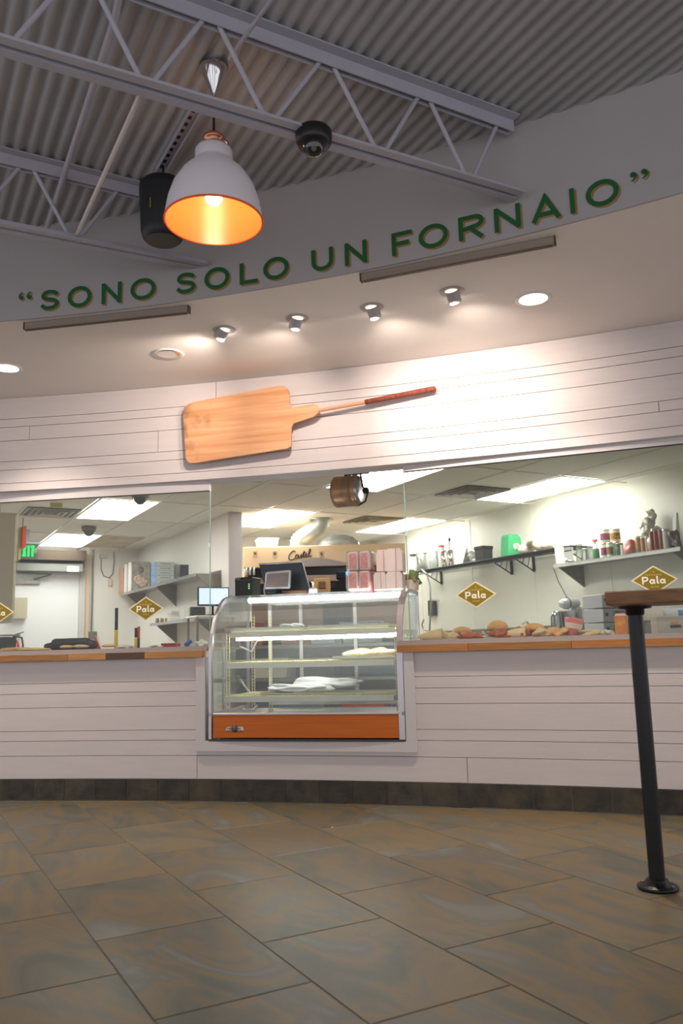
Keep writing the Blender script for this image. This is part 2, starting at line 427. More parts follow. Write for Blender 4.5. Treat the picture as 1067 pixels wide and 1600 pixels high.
# joists
def joist(s, t_end, label, nodes_b, nodes_t):
    j = T('roof_joist', label, 'joist', K(s, (0+t_end)/2, ZD-.33), RZ, 'open web roof joists')
    SLP = .0155
    def zc(t): return ZD-.330-(t_end-t)*SLP
    def L(t, z, ds=0): return K(s+ds, t, z)
    ta = -3.0
    for ds in (-.028, .028):
        m = MB(); sg = 1 if ds > 0 else -1
        c = K(s, (ta+t_end)/2, 0); ln = t_end-ta
        m.box(K(s+sg*.034, (ta+t_end)/2, ZD-.0035), (ln, .045, .006), rz=RZ); m.box(K(s+sg*.014, (ta+t_end)/2, ZD-.030), (ln, .005, .052), rz=RZ)
        m.build('top_chord', steel_paint, j, world=True)
        m = MB(); m.box(K(s+sg*.028, (ta+t_end+.02)/2, zc(-.4)-.012), (ln, .034, .005), rz=RZ, ry=-SLP); m.box(K(s+sg*.013, (ta+t_end+.02)/2, zc(-.4)+.003), (ln, .005, .032), rz=RZ, ry=-SLP)
        m.build('bottom_chord', steel_paint, j, world=True)
    pts = []
    for a, b in zip(nodes_b, nodes_t):
        MB().cyl(L(a+.012, zc(a)), L(b-.03, ZD-.045), .009, n=10).build('web_bar', steel_paint, j, world=True)
    for b, a in zip(nodes_t[:-1], nodes_b[1:]):
        MB().cyl(L(b+.03, ZD-.045), L(a-.012, zc(a)), .009, n=10).build('web_bar', steel_paint, j, world=True)
    return j
nb = [-.66, -.22, .215, .640, 1.075, 1.53, 1.95]; nt_ = [-.44, 0, .43, .86, 1.31, 1.745, 2.14]
joist(2.385, 2.19, 'grey open web joist running across in front of the pendant lamp', nb, nt_)
joist(3.565, 1.25, 'grey open web joist behind the black speaker, ending at the fascia', nb[:5], nt_[:4])

# bridging and conduits under the deck
def rod(name, pts, r, label, cat='pipe', mat=None, group=None):
    pts = [Vector(p) for p in pts]; c = pts[0]
    return solo(MB().tube([p-c for p in pts], r, n=8), name, mat or steel_paint, label, cat, c, 0, group)
gb = 'thin pipes under the roof deck'
rod('bridging_rod', [onz(222, 141, 2.71), onz(119, 369, 2.71)], .009, 'bright thin bridging rod linking the bottom chords of the two joists', 'rod', white_paint, gb)
rod('conduit', [K(1.0, .40, 2.99), onz(180, 27, 2.98), onz(111, 240, 2.98), onz(68, 372, 2.95)], .013, 'thicker jointed conduit under the deck near the left edge of the photo', group=gb)
rod('conduit', [onz(490, -120, 2.9), onz(424, 0, 2.93), onz(361, 87, 2.96), onz(359, 92, 2.97)], .008, 'thin conduit leading down to the chrome canopy of the pendant lamp', group=gb)
# perforated strut behind speaker
o = T('perforated_strut', 'pale perforated metal strut on the deck that carries the black speaker', 'strut', K(3.0, 1.0, 3.0), RZ)
sa, sb = onz(312, 160, 3.0), onz(250, 268, 3.0)
dd = (sb-sa); ln = dd.length; mid = (sa+sb)/2
m = MB().box(mid+Vector((0, 0, .012)), (.04, ln, .004), rz=math.atan2(-dd.x, dd.y))
for sg in (-1, 1):
    off = Vector((math.cos(math.atan2(-dd.x, dd.y)), math.sin(math.atan2(-dd.x, dd.y)), 0))*.02*sg
    m.box(mid+off+Vector((0, 0, .0)), (.003, ln, .026), rz=math.atan2(-dd.x, dd.y))
m.build('channel', steel_paint, o, world=True)
m = MB()
for i in range(11):
    m.box(sa+dd*((i+.5)/11)+Vector((0, 0, .0095)), (.014, .022, .002), rz=math.atan2(-dd.x, dd.y))
m.build('slot', black, o, label='dark slots', world=True)['kind'] = 'stuff'

# ================================================================== LETTERING (stroke font)
def cr_spline(P, n=6, closed=False):
    out = []; N = len(P)
    rng = range(N if closed else N-1)
    for i in rng:
        p0 = P[i-1] if (i > 0 or closed) else P[0]; p1 = P[i]; p2 = P[(i+1) % N]; p3 = P[(i+2) % N] if (i+2 < N or closed) else P[-1]
        for k in range(n):
            t = k/n; t2 = t*t; t3 = t2*t
            out.append(tuple(.5*((2*p1[j])+(-p0[j]+p2[j])*t+(2*p0[j]-5*p1[j]+4*p2[j]-p3[j])*t2+(-p0[j]+3*p1[j]-3*p2[j]+p3[j])*t3) for j in (0, 1)))
    if not closed: out.append(tuple(P[-1]))
    return out
def stroke(P, w, closed=False):
    """-> list of (left,right) pairs with mitred joins"""
    N = len(P); L = []
    for i in range(N):
        a = Vector(P[i-1]) if (i > 0 or closed) else None; b = Vector(P[i]); c = Vector(P[(i+1) % N]) if (i < N-1 or closed) else None
        d1 = (b-a).normalized() if a is not None and (b-a).length > 1e-9 else None; d2 = (c-b).normalized() if c is not None and (c-b).length > 1e-9 else None
        if d1 is None: d1 = d2
        if d2 is None: d2 = d1
        n1 = Vector((-d1.y, d1.x)); n2 = Vector((-d2.y, d2.x)); nn = (n1+n2)
        if nn.length < 1e-6: nn = n1
        nn.normalize(); k = min(1/max(nn.dot(n1), .35), 2.2)
        L.append((b+nn*w/2*k, b-nn*w/2*k))
    return L
def ell(cx, cy, rx, ry, a0=0, a1=360, n=28):
    return [(cx+rx*math.cos(math.radians(a0+(a1-a0)*i/n)), cy+ry*math.sin(math.radians(a0+(a1-a0)*i/n))) for i in range(n+(0 if abs(a1-a0) == 360 else 1))]
def glyph(ch, w, k):
    """strokes of a letter of width w, cap height 1, stroke k: list of (points, closed)"""
    h = k/2; x0, x1 = h, w-h
    if ch == 'O': return [(ell(w/2, .5, w/2-h, .5-h+.015, n=36), True)]
    if ch == 'S':
        q = [(.93, .79), (.80, .92), (.5, .985), (.22, .93), (.1, .76), (.2, .60), (.5, .53), (.8, .45), (.93, .27), (.79, .08), (.47, .01), (.2, .06), (.03, .22)]
        return [(cr_spline([(x0+(x1-x0)*a, h+(1-2*h)*b) for a, b in q], 5), False)]
    if ch == 'N': return [([(x0, 0), (x0, 1)], False), ([(x0+.01, 1-h*.9), (x1-.01, h*.9)], False), ([(x1, 0), (x1, 1)], False)]
    if ch == 'L': return [([(x0, 1), (x0, h), (w, h)], False)]
    if ch == 'I': return [([(w/2, 0), (w/2, 1)], False)]
    if ch == 'U': return [([(x0, 1), (x0, .42)]+ell(w/2, .42, x1-w/2, .42-h, 190, 350, 14)+[(x1, .42), (x1, 1)], False)]
    if ch == 'F': return [([(x0, 0), (x0, 1-h), (w, 1-h)], False), ([(x0, .50), (w*.85, .50)], False)]
    if ch == 'E': return [([(w, h), (x0, h), (x0, 1-h), (w, 1-h)], False), ([(x0, .5), (w*.85, .5)], False)]
    if ch == 'X': return [([(x0, 0), (x1, 1)], False), ([(x0, 1), (x1, 0)], False)]
    if ch == 'T': return [([(0, 1-h), (w, 1-h)], False), ([(w/2, 0), (w/2, 1)], False)]
    if ch == 'D': return [([(x0, h), (x0, 1-h)]+ell(w*.35, .5, w*.65-h, .5-h, 90, -90, 14)+[], True)]
    if ch == 'R': return [([(x0, 0), (x0, 1-h)]+[(w*.6, 1-h)]+ell(w*.62, .71, w*.38-h, .29-h, 80, -90, 12)+[(x0, .42)], False), ([(w*.5, .42), (x1, 0)], False)]
    if ch == 'A': return [([(x0*.8, 0), (w/2, 1-h*.6), (w-x0*.8, 0)], False), ([(w*.22, .27), (w*.78, .27)], False)]
    if ch == 'P': return [([(x0, 0), (x0, 1-h), (w*.5, 1-h)]+ell(w*.55, .68, w*.45-h, .32-h, 80, -90, 12)+[(x0, .36)], False)]
    if ch == 'a': return [(ell(w*.46, .33, w*.42-h, .33-h, n=18), True), ([(w*.84, .62), (w*.84, .12), (w, h)], False)]
    if ch == 'l': return [([(w/2, 1.05), (w/2, .15), (w, h)], False)]
    return []
def quote(w, flip):
    q = []
    for i in range(2):
        cx = w*(.24+.52*i)
        pts = [(0, -.02), (.13, .0), (.17, .12), (.1, .22), (-.04, .24), (-.14, .15), (-.12, .02)]
        tail = [(.17, .12), (.16, -.05), (.05, -.2), (-.08, -.24)]
        q.append((cx, pts, tail))
    return q
def letter_mesh(ch, w, H, k, mapf, th, off=(0, 0)):
    """mapf(x,z,d)->Vector; returns MB"""
    mb = MB()
    def add_strip(pairs, closed):
        n = len(pairs); vs = []
        for a, b in pairs:
            for q in (a, b):
                vs.append(mapf(q.x*H+off[0], q.y*H+off[1], 0)); vs.append(mapf(q.x*H+off[0], q.y*H+off[1], th))
        fs = []
        for i in range(n if closed else n-1):
            a = 4*i; b = 4*((i+1) % n)
            fs += [[a+1, a+3, b+3, b+1], [a, b, b+2, a+2], [a, a+1, b+1, b], [a+2, b+2, b+3, a+3]]
        if not closed: fs += [[0, 2, 3, 1], [4*n-4, 4*n-3, 4*n-1, 4*n-2]]
        mb.add(vs, fs)
    if ch in '"\'':
        sg = 1 if ch == '"' else -1     # " closing, ' opening
        for i in range(2):
            cx = w*(.27+.5*i); cy = .80
            dot = [Vector((cx+.0+.10*math.cos(2*PI*j/12), cy+sg*(.06)+.10*math.sin(2*PI*j/12))) for j in range(12)]
            n = len(dot); vs = [mapf(p.x*H+off[0], p.y*H+off[1], 0) for p in dot]+[mapf(p.x*H+off[0], p.y*H+off[1], th) for p in dot]
            mb.add(vs, [list(range(n)), list(range(2*n-1, n-1, -1))]+[[a, (a+1) % n, (a+1) % n+n, a+n] for a in range(n)])
            P = cr_spline([(cx+sg*.04, cy+sg*.1), (cx+sg*.095, cy+sg*.02), (cx+sg*.05, cy-sg*.12), (cx-sg*.07, cy-sg*.19)], 4)
            pr = stroke(P, .085); add_strip([(m_(a, b, 1-j/len(pr)*.6)) for j, (a, b) in enumerate(pr)], False)
        return mb
    for P, cl in glyph(ch, w, k): add_strip(stroke(P, k, cl), cl)
    return mb
def m_(a, b, f):
    c = (a+b)/2; return (c+(a-c)*f, c+(b-c)*f)
letters = [("'", 26.6, 52), ('S', 62.6, 94), ('O', 106.4, 143), ('N', 159.5, 190), ('O', 204.5, 243), ('S', 274.4, 307.5), ('O', 320, 358.5), ('L', 375, 402.5),
           ('O', 411.8, 451), ('U', 487, 520.5), ('N', 539, 573), ('F', 612.4, 643.5), ('O', 654.4, 699.5), ('R', 716.7, 756), ('N', 772.4, 813), ('A', 830, 875), ('I', 888, 900.5), ('O', 915.5, 967), ('"', 981.4, 1016)]
vv = [(0, 480), (80, 467), (225, 455), (292, 444), (433, 417), (505, 402), (557, 392), (630, 375), (678, 366), (795, 338), (943, 302), (1067, 275)]
def vint(u):
    for (a, b), (c, d) in zip(vv[:-1], vv[1:]):
        if a <= u <= c: return b+(d-b)*(u-a)/(c-a)
lt = T('wall_lettering', 'dark green capitals SONO SOLO UN FORNAIO in quotation marks on the grey fascia', 'lettering', FP(fth(-.2), 0, 2.57))
CH, BZ = .108, 2.574
for ch, ua, ub in letters:
    pa = onc(ua, vint(ua), FX, FY, FR); pb = onc(ub, vint(ub), FX, FY, FR)
    ta, tb = fth(pa.x), fth(pb.x); wd = (tb-ta)*FR
    def mf(off):
        return lambda x, z, d: FP(ta+x/FR, -(off+d), BZ+z)
    nm = 'letter' if ch.isalpha() else 'quotation_mark'
    g = letter_mesh(ch, wd/CH, CH, .175, mf(.003), .002).build(nm, green_p, lt, world=True)
    letter_mesh(ch, wd/CH, CH, .175, mf(.001), .0015, off=(.008, -.008)).build('gold_shadow', gold_p, g, world=True, label='gold drop shadow behind the green letter')

# ================================================================== SOFFIT FIXTURES
trimw = pm('light_trim_grey', (176, 170, 170), .5)
glow = pm('lamp_glow', (255, 250, 240), .5, emit=(255, 246, 230), es=5)
def eyeball(u, v, label, tgt, watt, tilt):
    p = onz(u, v, ZS); e = T('eyeball_spotlight', label, 'spotlight', p, 0, 'small grey eyeball spotlights in the soffit')
    MB().lathe([(.036, -.004), (.058, -.004), (.060, -.001), (.058, 0), (.036, 0)], n=28, cap=False).build('trim_ring', trimw, e)
    d = (Vector(tgt)-p); d.normalize(); d = (Vector((0, 0, -1))*.35+d*tilt).normalized()
    MB().cyl(Vector((0, 0, .006)), d*.058, .034, .031, n=24, cap=False).cyl(d*.0575, d*.053, .0312, .024, n=24, cap=False).build('barrel', trimw, e)
    MB().cyl(d*.026, d*.022, .027, n=24).build('lamp', glow, e, label='lit lamp face')
    q = p+Vector((0, 0, -.075))
    spot('spot_lamp', q, tgt, watt, 96, 1.0, (255, 236, 220), .03)
    # stray light through the gap round the barrel
    point('spill_lamp', p+Vector((0, -.0, -.045))+Vector((0.0, .045, 0)), .16, (255, 240, 228), .008)
def wt(x, z): q = WP(wth(x), 0, z); return q
eyeball(350, 515, 'grey eyeball spotlight, leftmost of the row of four in the soffit', wt(-1.6, 2.1), SPOT_W*.9, .9)
eyeball(464, 497, 'grey eyeball spotlight above the head of the wooden peel, second from left', wt(-.6, 2.1), SPOT_W*.9, .9)
eyeball(581, 480, 'grey eyeball spotlight with lit gaps beside its barrel, third from left', wt(.55, 2.15), SPOT_W*1.2, .9)
eyeball(706, 455, 'grey eyeball spotlight nearest the lit round downlight, rightmost of the four', wt(.95, 2.12), SPOT_W*1.25, .9)
def downlight(u, v, label, on):
    p = onz(u, v, ZS); e = T('downlight', label, 'ceiling light', p, 0, 'round recessed downlights in the soffit')
    MB().lathe([(.070, -.003), (.088, -.004), (.090, -.001), (.088, 0), (.070, 0)], n=32, cap=False).build('trim_ring', pm('white_trim', (228, 224, 218), .4), e)
    if on: MB().lathe([(0.0001, -.0035), (.071, -.0025), (.071, .0)], n=32).build('lens', pm('downlight_lens', (255, 250, 240), .5, emit=(255, 240, 214), es=4.5), e, label='glowing white lens')
    else:
        MB().lathe([(.072, -.0015), (.066, -.004), (.05, -.006), (.02, -.0045), (.0001, -.004)], n=16).build('reflector', pm('faceted_chrome', (225, 220, 212), .15, 1), e, label='faceted chrome reflector, unlit')
    if on: spot('downlight_lamp', p+Vector((0, 0, -.03)), p+Vector((0, 0, -2)), DOWN_W, 112, 1.0, (255, 238, 220), .06)
downlight(833, 467, 'lit round recessed downlight right of the eyeball spotlights', True)
downlight(10, 575, 'lit round recessed downlight at the left edge of the soffit', True)
downlight(263, 553, 'unlit round recessed downlight with chrome reflector left of the spotlights', False)
def linear(a, b, label):
    pa, pb = onz(*a, ZS-.02), onz(*b, ZS-.02); mid = (pa+pb)/2; d = pb-pa; an = math.atan2(d.y, d.x); L = d.length
    e = T('linear_fixture', label, 'ceiling light', mid+Vector((0, 0, .02)), an, 'slim linear fixtures under the soffit')
    MB().box((0, 0, -.019), (L, .030, .036), bev=.004).build('housing', pm('bronze_grey_metal', (146, 134, 124), .5, .1), e)
    MB().box((0, -.0, -.0385), (L-.02, .018, .003)).build('slot', pm('dark_bronze', (84, 60, 44), .5), e)
    for sg in (-1, 1): MB().box((sg*(L/2+.002), 0, -.019), (.004, .032, .038)).build('end_cap', pm('dark_bronze', (84, 60, 44), .5), e)
linear((40, 511), (295, 484), 'slim grey linear fixture under the soffit at the left, below SONO')
linear((565, 435), (867, 377), 'slim grey linear fixture under the soffit at the right, below FORNAIO')

# ================================================================== PENDANT LAMP
pc = onz(334, 103, ZD); pl = T('pendant_lamp', 'white dome pendant lamp with glowing orange inside on a black cord', 'pendant lamp', (pc.x, pc.y, 0))
def lz(v): return ony(334, v, pc.y).z
zr = lz(346)      # rim centre height
R_ = .177
shadew = pm('lamp_shade_white', (226, 220, 226), .4)
shadeo = pm('lamp_inside_orange', (255, 126, 68), .28)
ztop = lz(236)
Hh = ztop-zr
prof = [(R_, 0), (R_*.985, .10*Hh), (R_*.94, .27*Hh), (R_*.84, .47*Hh), (R_*.66, .66*Hh), (R_*.46, .79*Hh), (R_*.405, .83*Hh), (R_*.39, .86*Hh), (R_*.39, .99*Hh), (R_*.36, 1.02*Hh), (.02, 1.02*Hh)]
MB().lathe([(r, zr+z) for r, z in prof], n=48, cap=False).build('shade', shadew, pl)
MB().lathe([(r-.004, zr+z-(.004 if i > 6 else 0)) for i, (r, z) in enumerate(prof[:9])], n=48, cap=False).build('shade_lining', shadeo, pl, label='orange painted inside of the shade')
pts = [(R_*math.cos(2*PI*i/48), R_*math.sin(2*PI*i/48), zr) for i in range(48)]
MB().tube(pts, .004, n=6, closed=True).build('rim', pm('orange_rim', (235, 96, 30), .4), pl, label='orange rim')
bz = zr+Hh*.34
MB().lathe([(.0001, bz-.03), (.018, bz-.026), (.03, bz-.008), (.031, bz+.012), (.022, bz+.035), (.014, bz+.05), (.014, bz+.075)], n=20).build('bulb', pm('bulb_glow', (255, 240, 210), .4, emit=(255, 214, 150), es=30), pl, label='lit warm bulb')
MB().cyl((0, 0, bz+.07), (0, 0, zr+Hh*.98), .018, n=16).build('socket', white_pl, pl)
zt = ztop+.002
cop = pm('copper_neck', (206, 140, 110), .25, .8)
MB().lathe([(.026, zt), (.032, zt+.008), (.034, zt+.018), (.026, zt+.026), (.024, zt+.034), (.036, zt+.042), (.04, zt+.05), (.036, zt+.058), (.012, zt+.062)], n=24).build('neck', cop, pl, label='copper neck fitting')
m = MB(); m.tube([(.034, 0, zt+.05), (.052, 0, zt+.03), (.056, 0, zt+.0), (.05, 0, zt-.01)], .003, n=6); m.build('clip', steel_d, pl)
MB().cyl((0, 0, zt+.06), (0, 0, ZD-.115), .0045, n=8).build('cord', black, pl)
MB().lathe([(.006, ZD-.13), (.01, ZD-.115), (.032, ZD-.06), (.05, ZD-.024), (.053, ZD-.014), (.05, ZD-.003), (.03, ZD-.001)], n=28).build('canopy', chrome, pl, label='polished chrome cone canopy')
point('pendant_bulb', (pc.x, pc.y, bz-.045), BULB_W, (255, 222, 190), .03)
point('neck_glow', (pc.x+.0, pc.y+.06, zt+.045), .45, (255, 180, 120), .02)

# dome security camera
dc = onz(490, 204, 2.69); o = T('dome_camera', 'black dome security camera fixed under the joist right of the pendant lamp', 'security camera', (dc.x, dc.y, 2.69))
KD = .80
MB().lathe([(r*KD, z*KD) for r, z in [(.03, 0), (.075, -.002), (.082, -.012), (.080, -.055), (.072, -.072), (.05, -.08)]], n=36).build('housing', black, o)
MB().lathe([(r*KD, z*KD) for r, z in [(.052, -.072), (.050, -.09), (.040, -.110), (.02, -.124), (.0001, -.128)]], n=28).build('dome', pm('smoked_dome', (10, 10, 12), .08, coat=1), o, label='glossy smoked dome')
MB().cyl((0, -.016, -.076), (0, -.036, -.094), .0096, n=14).build('lens', chrome, o)
# black pendant speaker
sp = onz(255, 262, 3.0); o = T('pendant_speaker', 'black cylindrical speaker hanging under the roof beside the lamp', 'speaker', (sp.x, sp.y, 0))
def sz(v): return ony(255, v, sp.y).z
zt2, zb2 = ony(255, 277, sp.y-.06).z, ony(255, 375, sp.y).z
spx = pm('speaker_black', (26, 28, 32), .5, bump=.1, bs=120)
MB().lathe([(.03, zt2+.012), (.09, zt2+.006), (.103, zt2-.008), (.104, zt2-.04), (.094, zb2+.035), (.086, zb2+.008), (.074, zb2-.004)], n=40).build('cabinet', spx, o)
MB().lathe([(.072, zb2-.0045), (.066, zb2-.008), (.03, zb2-.009), (.0001, zb2-.009)], n=32).build('grille', pm('grille_grey', (84, 78, 74), .7, bump=.5, bs=300), o, label='dark grey round grille')
MB().cyl((0, 0, zt2), (0, 0, zt2+.03), .022, n=14).build('cap', spx, o)
MB().cyl((0, 0, zt2+.02), (0, 0, ZD-.02), .004, n=6).build('cable', black, o)
d_ = -Vector((sp.x, sp.y, 0)).normalized()
m = MB(); an = math.atan2(d_.y, d_.x)-.55; cc = Vector((math.cos(an), math.sin(an), 0))
for k in range(3):
    m.tube([cc*.099+Vector((math.cos(a)*.0, math.sin(a)*.006, (zt2+zb2)/2+.006*math.cos(a)-.016*k+.01)) for a in [j*PI/5 for j in range(10)]], .002, n=5, closed=True)
m.build('badge', pm('yellow_badge', (180, 160, 40), .5), o, label='small yellow emblem')
# ================================================================== WOODEN PEEL
pa = WP(wth(-1.0), -.035); pb_ = WP(wth(.60), -.035)
dx = (pb_-pa).normalized(); pn = Vector((dx.y, -dx.x, 0)); pcn = pn.dot(pa)
peel_o = pa+Vector((0, 0, 2.2))
pe = T('pizza_peel', 'large worn wooden pizza peel hung on the white plank wall', 'pizza peel', (pa+pb_)/2+Vector((0, 0, 2.1)), math.atan2(dx.y, dx.x))
def pp(zx, zy):
    u, v = 280+zx/2.54, 590+zy/2.54; X = onN(pn, pcn, u, v); q = X-peel_o; return (q.dot(dx), q.z)
out = [(24, 122), (40, 108), (60, 100), (395, 36), (418, 36), (432, 46), (438, 62), (441, 108), (452, 122), (535, 108), (550, 114), (557, 128), (555, 142), (535, 158), (480, 176), (456, 184), (448, 200), (447, 262), (444, 276), (432, 283), (70, 340), (48, 341), (36, 334), (30, 320), (20, 150)]
poly = [pp(*q) for q in out]
def peelmat():
    m = bpy.data.materials.new('peel_maple'); m.use_nodes = True; nt = m.node_tree; b = nt.nodes['Principled BSDF']; b.inputs['Roughness'].default_value = .5
    tc = nt.nodes.new('ShaderNodeTexCoord'); mp = nt.nodes.new('ShaderNodeMapping'); mp.inputs['Rotation'].default_value = (0, .2, 0); mp.inputs['Scale'].default_value = (1.2, 1, 26)
    nt.links.new(tc.outputs['Object'], mp.inputs[0])
    n = nt.nodes.new('ShaderNodeTexNoise'); n.inputs['Scale'].default_value = 1.2; n.inputs['Detail'].default_value = 6; nt.links.new(mp.outputs[0], n.inputs['Vector'])
    cr = nt.nodes.new('ShaderNodeValToRGB'); e = cr.color_ramp.elements
    e[0].position = .3; e[0].color = lin((196, 136, 90))+(1,); e[1].position = .68; e[1].color = lin((228, 174, 130))+(1,)
    nt.links.new(n.outputs['Fac'], cr.inputs[0])
    n2 = nt.nodes.new('ShaderNodeTexNoise'); n2.inputs['Scale'].default_value = 9; n2.inputs['Detail'].default_value = 6; nt.links.new(tc.outputs['Object'], n2.inputs['Vector'])
    mr = nt.nodes.new('ShaderNodeMapRange'); mr.inputs[1].default_value = .60; mr.inputs[2].default_value = .75; nt.links.new(n2.outputs['Fac'], mr.inputs[0])
    # scorch marks gather along the worn left lip
    sx = nt.nodes.new('ShaderNodeSeparateXYZ'); nt.links.new(tc.outputs['Object'], sx.inputs[0])
    m3 = nt.nodes.new('ShaderNodeMapRange'); m3.inputs[1].default_value = -.56; m3.inputs[2].default_value = -.80; m3.inputs[3].default_value = 0; m3.inputs[4].default_value = .42
    nt.links.new(sx.outputs[0], m3.inputs[0])
    ad = nt.nodes.new('ShaderNodeMath'); ad.operation = 'ADD'; nt.links.new(n2.outputs['Fac'], ad.inputs[0]); nt.links.new(m3.outputs[0], ad.inputs[1])
    m4 = nt.nodes.new('ShaderNodeMapRange'); m4.inputs[1].default_value = .72; m4.inputs[2].default_value = 1.0; m4.inputs[4].default_value = .75; nt.links.new(ad.outputs[0], m4.inputs[0])
    mx = nt.nodes.new('ShaderNodeMix'); mx.data_type = 'RGBA'; nt.links.new(m4.outputs[0], mx.inputs[0]); nt.links.new(cr.outputs[0], mx.inputs[6]); mx.inputs[7].default_value = lin((112, 66, 40))+(1,)
    nt.links.new(mx.outputs[2], b.inputs['Base Color']); return m
pmat = peelmat()
MB().prism(poly, dx, Vector((0, 0, 1)), peel_o, pn*.016).build('blade', pmat, pe, world=True)
def px3(zx, zy, o=.008): u, v = 280+zx/2.54, 590+zy/2.54; return onN(pn, pcn, u, v)+pn*o
MB().tube([px3(520, 137), px3(560, 131), px3(740, 99)], [.009, .0105, .0115], n=12).build('handle', pmat, pe, world=True)
MB().tube([px3(738, 99), px3(742, 98.5), px3(1005, 47), px3(1016, 46), px3(1019, 45.5)], [.0125, .0155, .0170, .0165, .011], n=14).build('grip', pm('red_brown_wrap', (150, 74, 54), .7, rgb2=(112, 52, 40), vs=60, bump=.8, bs=150), pe, world=True, label='red-brown wrapped grip')
MB().cyl(px3(1005, 47, -.03), px3(1005, 47, 0), .006, n=8).build('wall_peg', steel_d, pe, world=True)
MB().cyl(px3(200, 180, -.034), px3(200, 180, -.005), .01, n=8).build('wall_peg', steel_d, pe, world=True)

# ================================================================== GLASS PANELS over the counters
def tangent(xm, x0, x1, set_=.035):
    th = wth(xm); p = WP(th, set_); tv = Vector((math.cos(th), -math.sin(th), 0)); n = Vector((math.sin(th), math.cos(th), 0))
    a = p+tv*((x0-p.x)/tv.x); b = p+tv*((x1-p.x)/tv.x); return a, b, tv, n
def gpanel(xm, x0, x1, z0, z1a, z1b, label):
    a, b, tv, n = tangent(xm, x0, x1); e = T('glass_screen', label, 'glass screen', (a+b)/2+Vector((0, 0, z0)), math.atan2(tv.y, tv.x))
    L = (b-a).length
    MB().add([(-L/2, 0, 0), (L/2, 0, 0), (L/2, 0, z1b-z0), (-L/2, 0, z1a-z0), (-L/2, .008, 0), (L/2, .008, 0), (L/2, .008, z1b-z0), (-L/2, .008, z1a-z0)],
             [[0, 1, 2, 3], [7, 6, 5, 4], [0, 4, 5, 1], [3, 2, 6, 7]]).build('pane', glass, e)
    MB().box((-L/2 if x0 > 0 else L/2, .004, (z1b-z0)/2), (.004, .009, z1b-z0)).build('pane_edge', glass_g, e, label='green polished glass edge')
    m = MB(); q = (z1b-z0)
    m.add([(-L/2, -.012, z1a-z0), (L/2, -.012, z1b-z0), (L/2, -.012, 1.93-z0), (-L/2, -.012, 1.93-z0), (-L/2, .03, z1a-z0), (L/2, .03, z1b-z0), (L/2, .03, 1.93-z0), (-L/2, .03, 1.93-z0)],
          [[0, 1, 2, 3], [7, 6, 5, 4], [0, 4, 5, 1], [3, 2, 6, 7], [0, 3, 7, 4], [1, 5, 6, 2]])
    m.build('top_rail', trim_paint, e, label='white wooden rail holding the glass')
    MB().box((0, -.002, z1a-z0-.001), (L, .014, .004)).build('gasket', black, e) if abs(z1a-z1b) < .002 else None
    for zz in ((.62,) if True else ()):
        MB().box(((-L/2+.004) if x0 > 0 else (L/2-.004), .004, zz), (.01, .018, .024)).build('clip', chrome, e)
    return a, b, tv, n
def zat(u, v, pl):
    a, b, tv, n = pl; return onN(n, n.dot(a), u, v).z
tgR = tangent(1.20, .385, 2.7); tgL = tangent(-1.50, -3.2, -.83)
zR = (zat(640, 741, tgR)+zat(896, 708.5, tgR)+zat(1060, 691, tgR))/3; zL = (zat(5, 782, tgL)+zat(322, 770.5, tgL))/2
print('glass top', zR, zL, [zat(640, 741, tgR), zat(896, 708.5, tgR), zat(1060, 691, tgR), zat(5, 782, tgL), zat(322, 770.5, tgL)])
gR = gpanel(1.20, .372, 2.7, .887, zR, zR, 'large clear glass panel over the right counter')
gL = gpanel(-1.50, -3.2, onN(tgL[3], tgL[3].dot(tgL[0]), 328, 850).x, .887, zL, zL, 'large clear glass panel over the left counter')
# decals
def decal(pl, u, v, w, h, label):
    a, b, tv, n = pl; c = onN(n, n.dot(a), u, v); e = T('diamond_decal', label, 'decal', c-n*.0012, math.atan2(tv.y, tv.x), 'mustard diamond decals on the glass')
    def dia(k, th, o): return MB().prism([(-w/2*k, 0), (0, -h/2*k), (w/2*k, 0), (0, h/2*k)], (1, 0, 0), (0, 0, 1), (0, o, 0), (0, -th, 0))
    dia(1, .0006, 0).build('border', cream, e); dia(.88, .0006, -.0008).build('field', mustard, e)
    x = -.060
    for ch, ww in (('P', .032), ('a', .030), ('l', .016), ('a', .030)):
        H = .040 if ch in 'Pl' else .040
        letter_mesh(ch, ww/H, H, .2, lambda X, Z, D: Vector((x+X, -.0016-D, -.022+Z)), .0006).build('letter', pm('white_print', (244, 240, 222), .5), e); x += ww+.0025
    m = MB()
    rn = random.Random(3)
    for k in range(8): m.box((-.04+.0105*k, -.0018, .026+.0), (.006, .0006, .007+.003*rn.random()))
    for k in range(4): m.box((-.015+.010*k, -.0018, -.036), (.006, .0006, .007))
    m.box((0, -.0018, .042), (.008, .0006, .007))
    m.build('small_print', cream_f, e, label='faint small print')['kind'] = 'stuff'
decal(gR, 743.5, 929, .232, .150, 'mustard diamond decal reading Pala on the right glass near the display case')
decal(gR, 1022, 906, .232, .150, 'mustard diamond decal reading Pala above the round table top at right')
decal(gL, 228, 951, .232, .150, 'mustard diamond decal reading Pala on the left glass under the shelf')
decal(gL, -4, 957, .232, .150, 'mustard diamond decal cut off by the left edge of the photo')

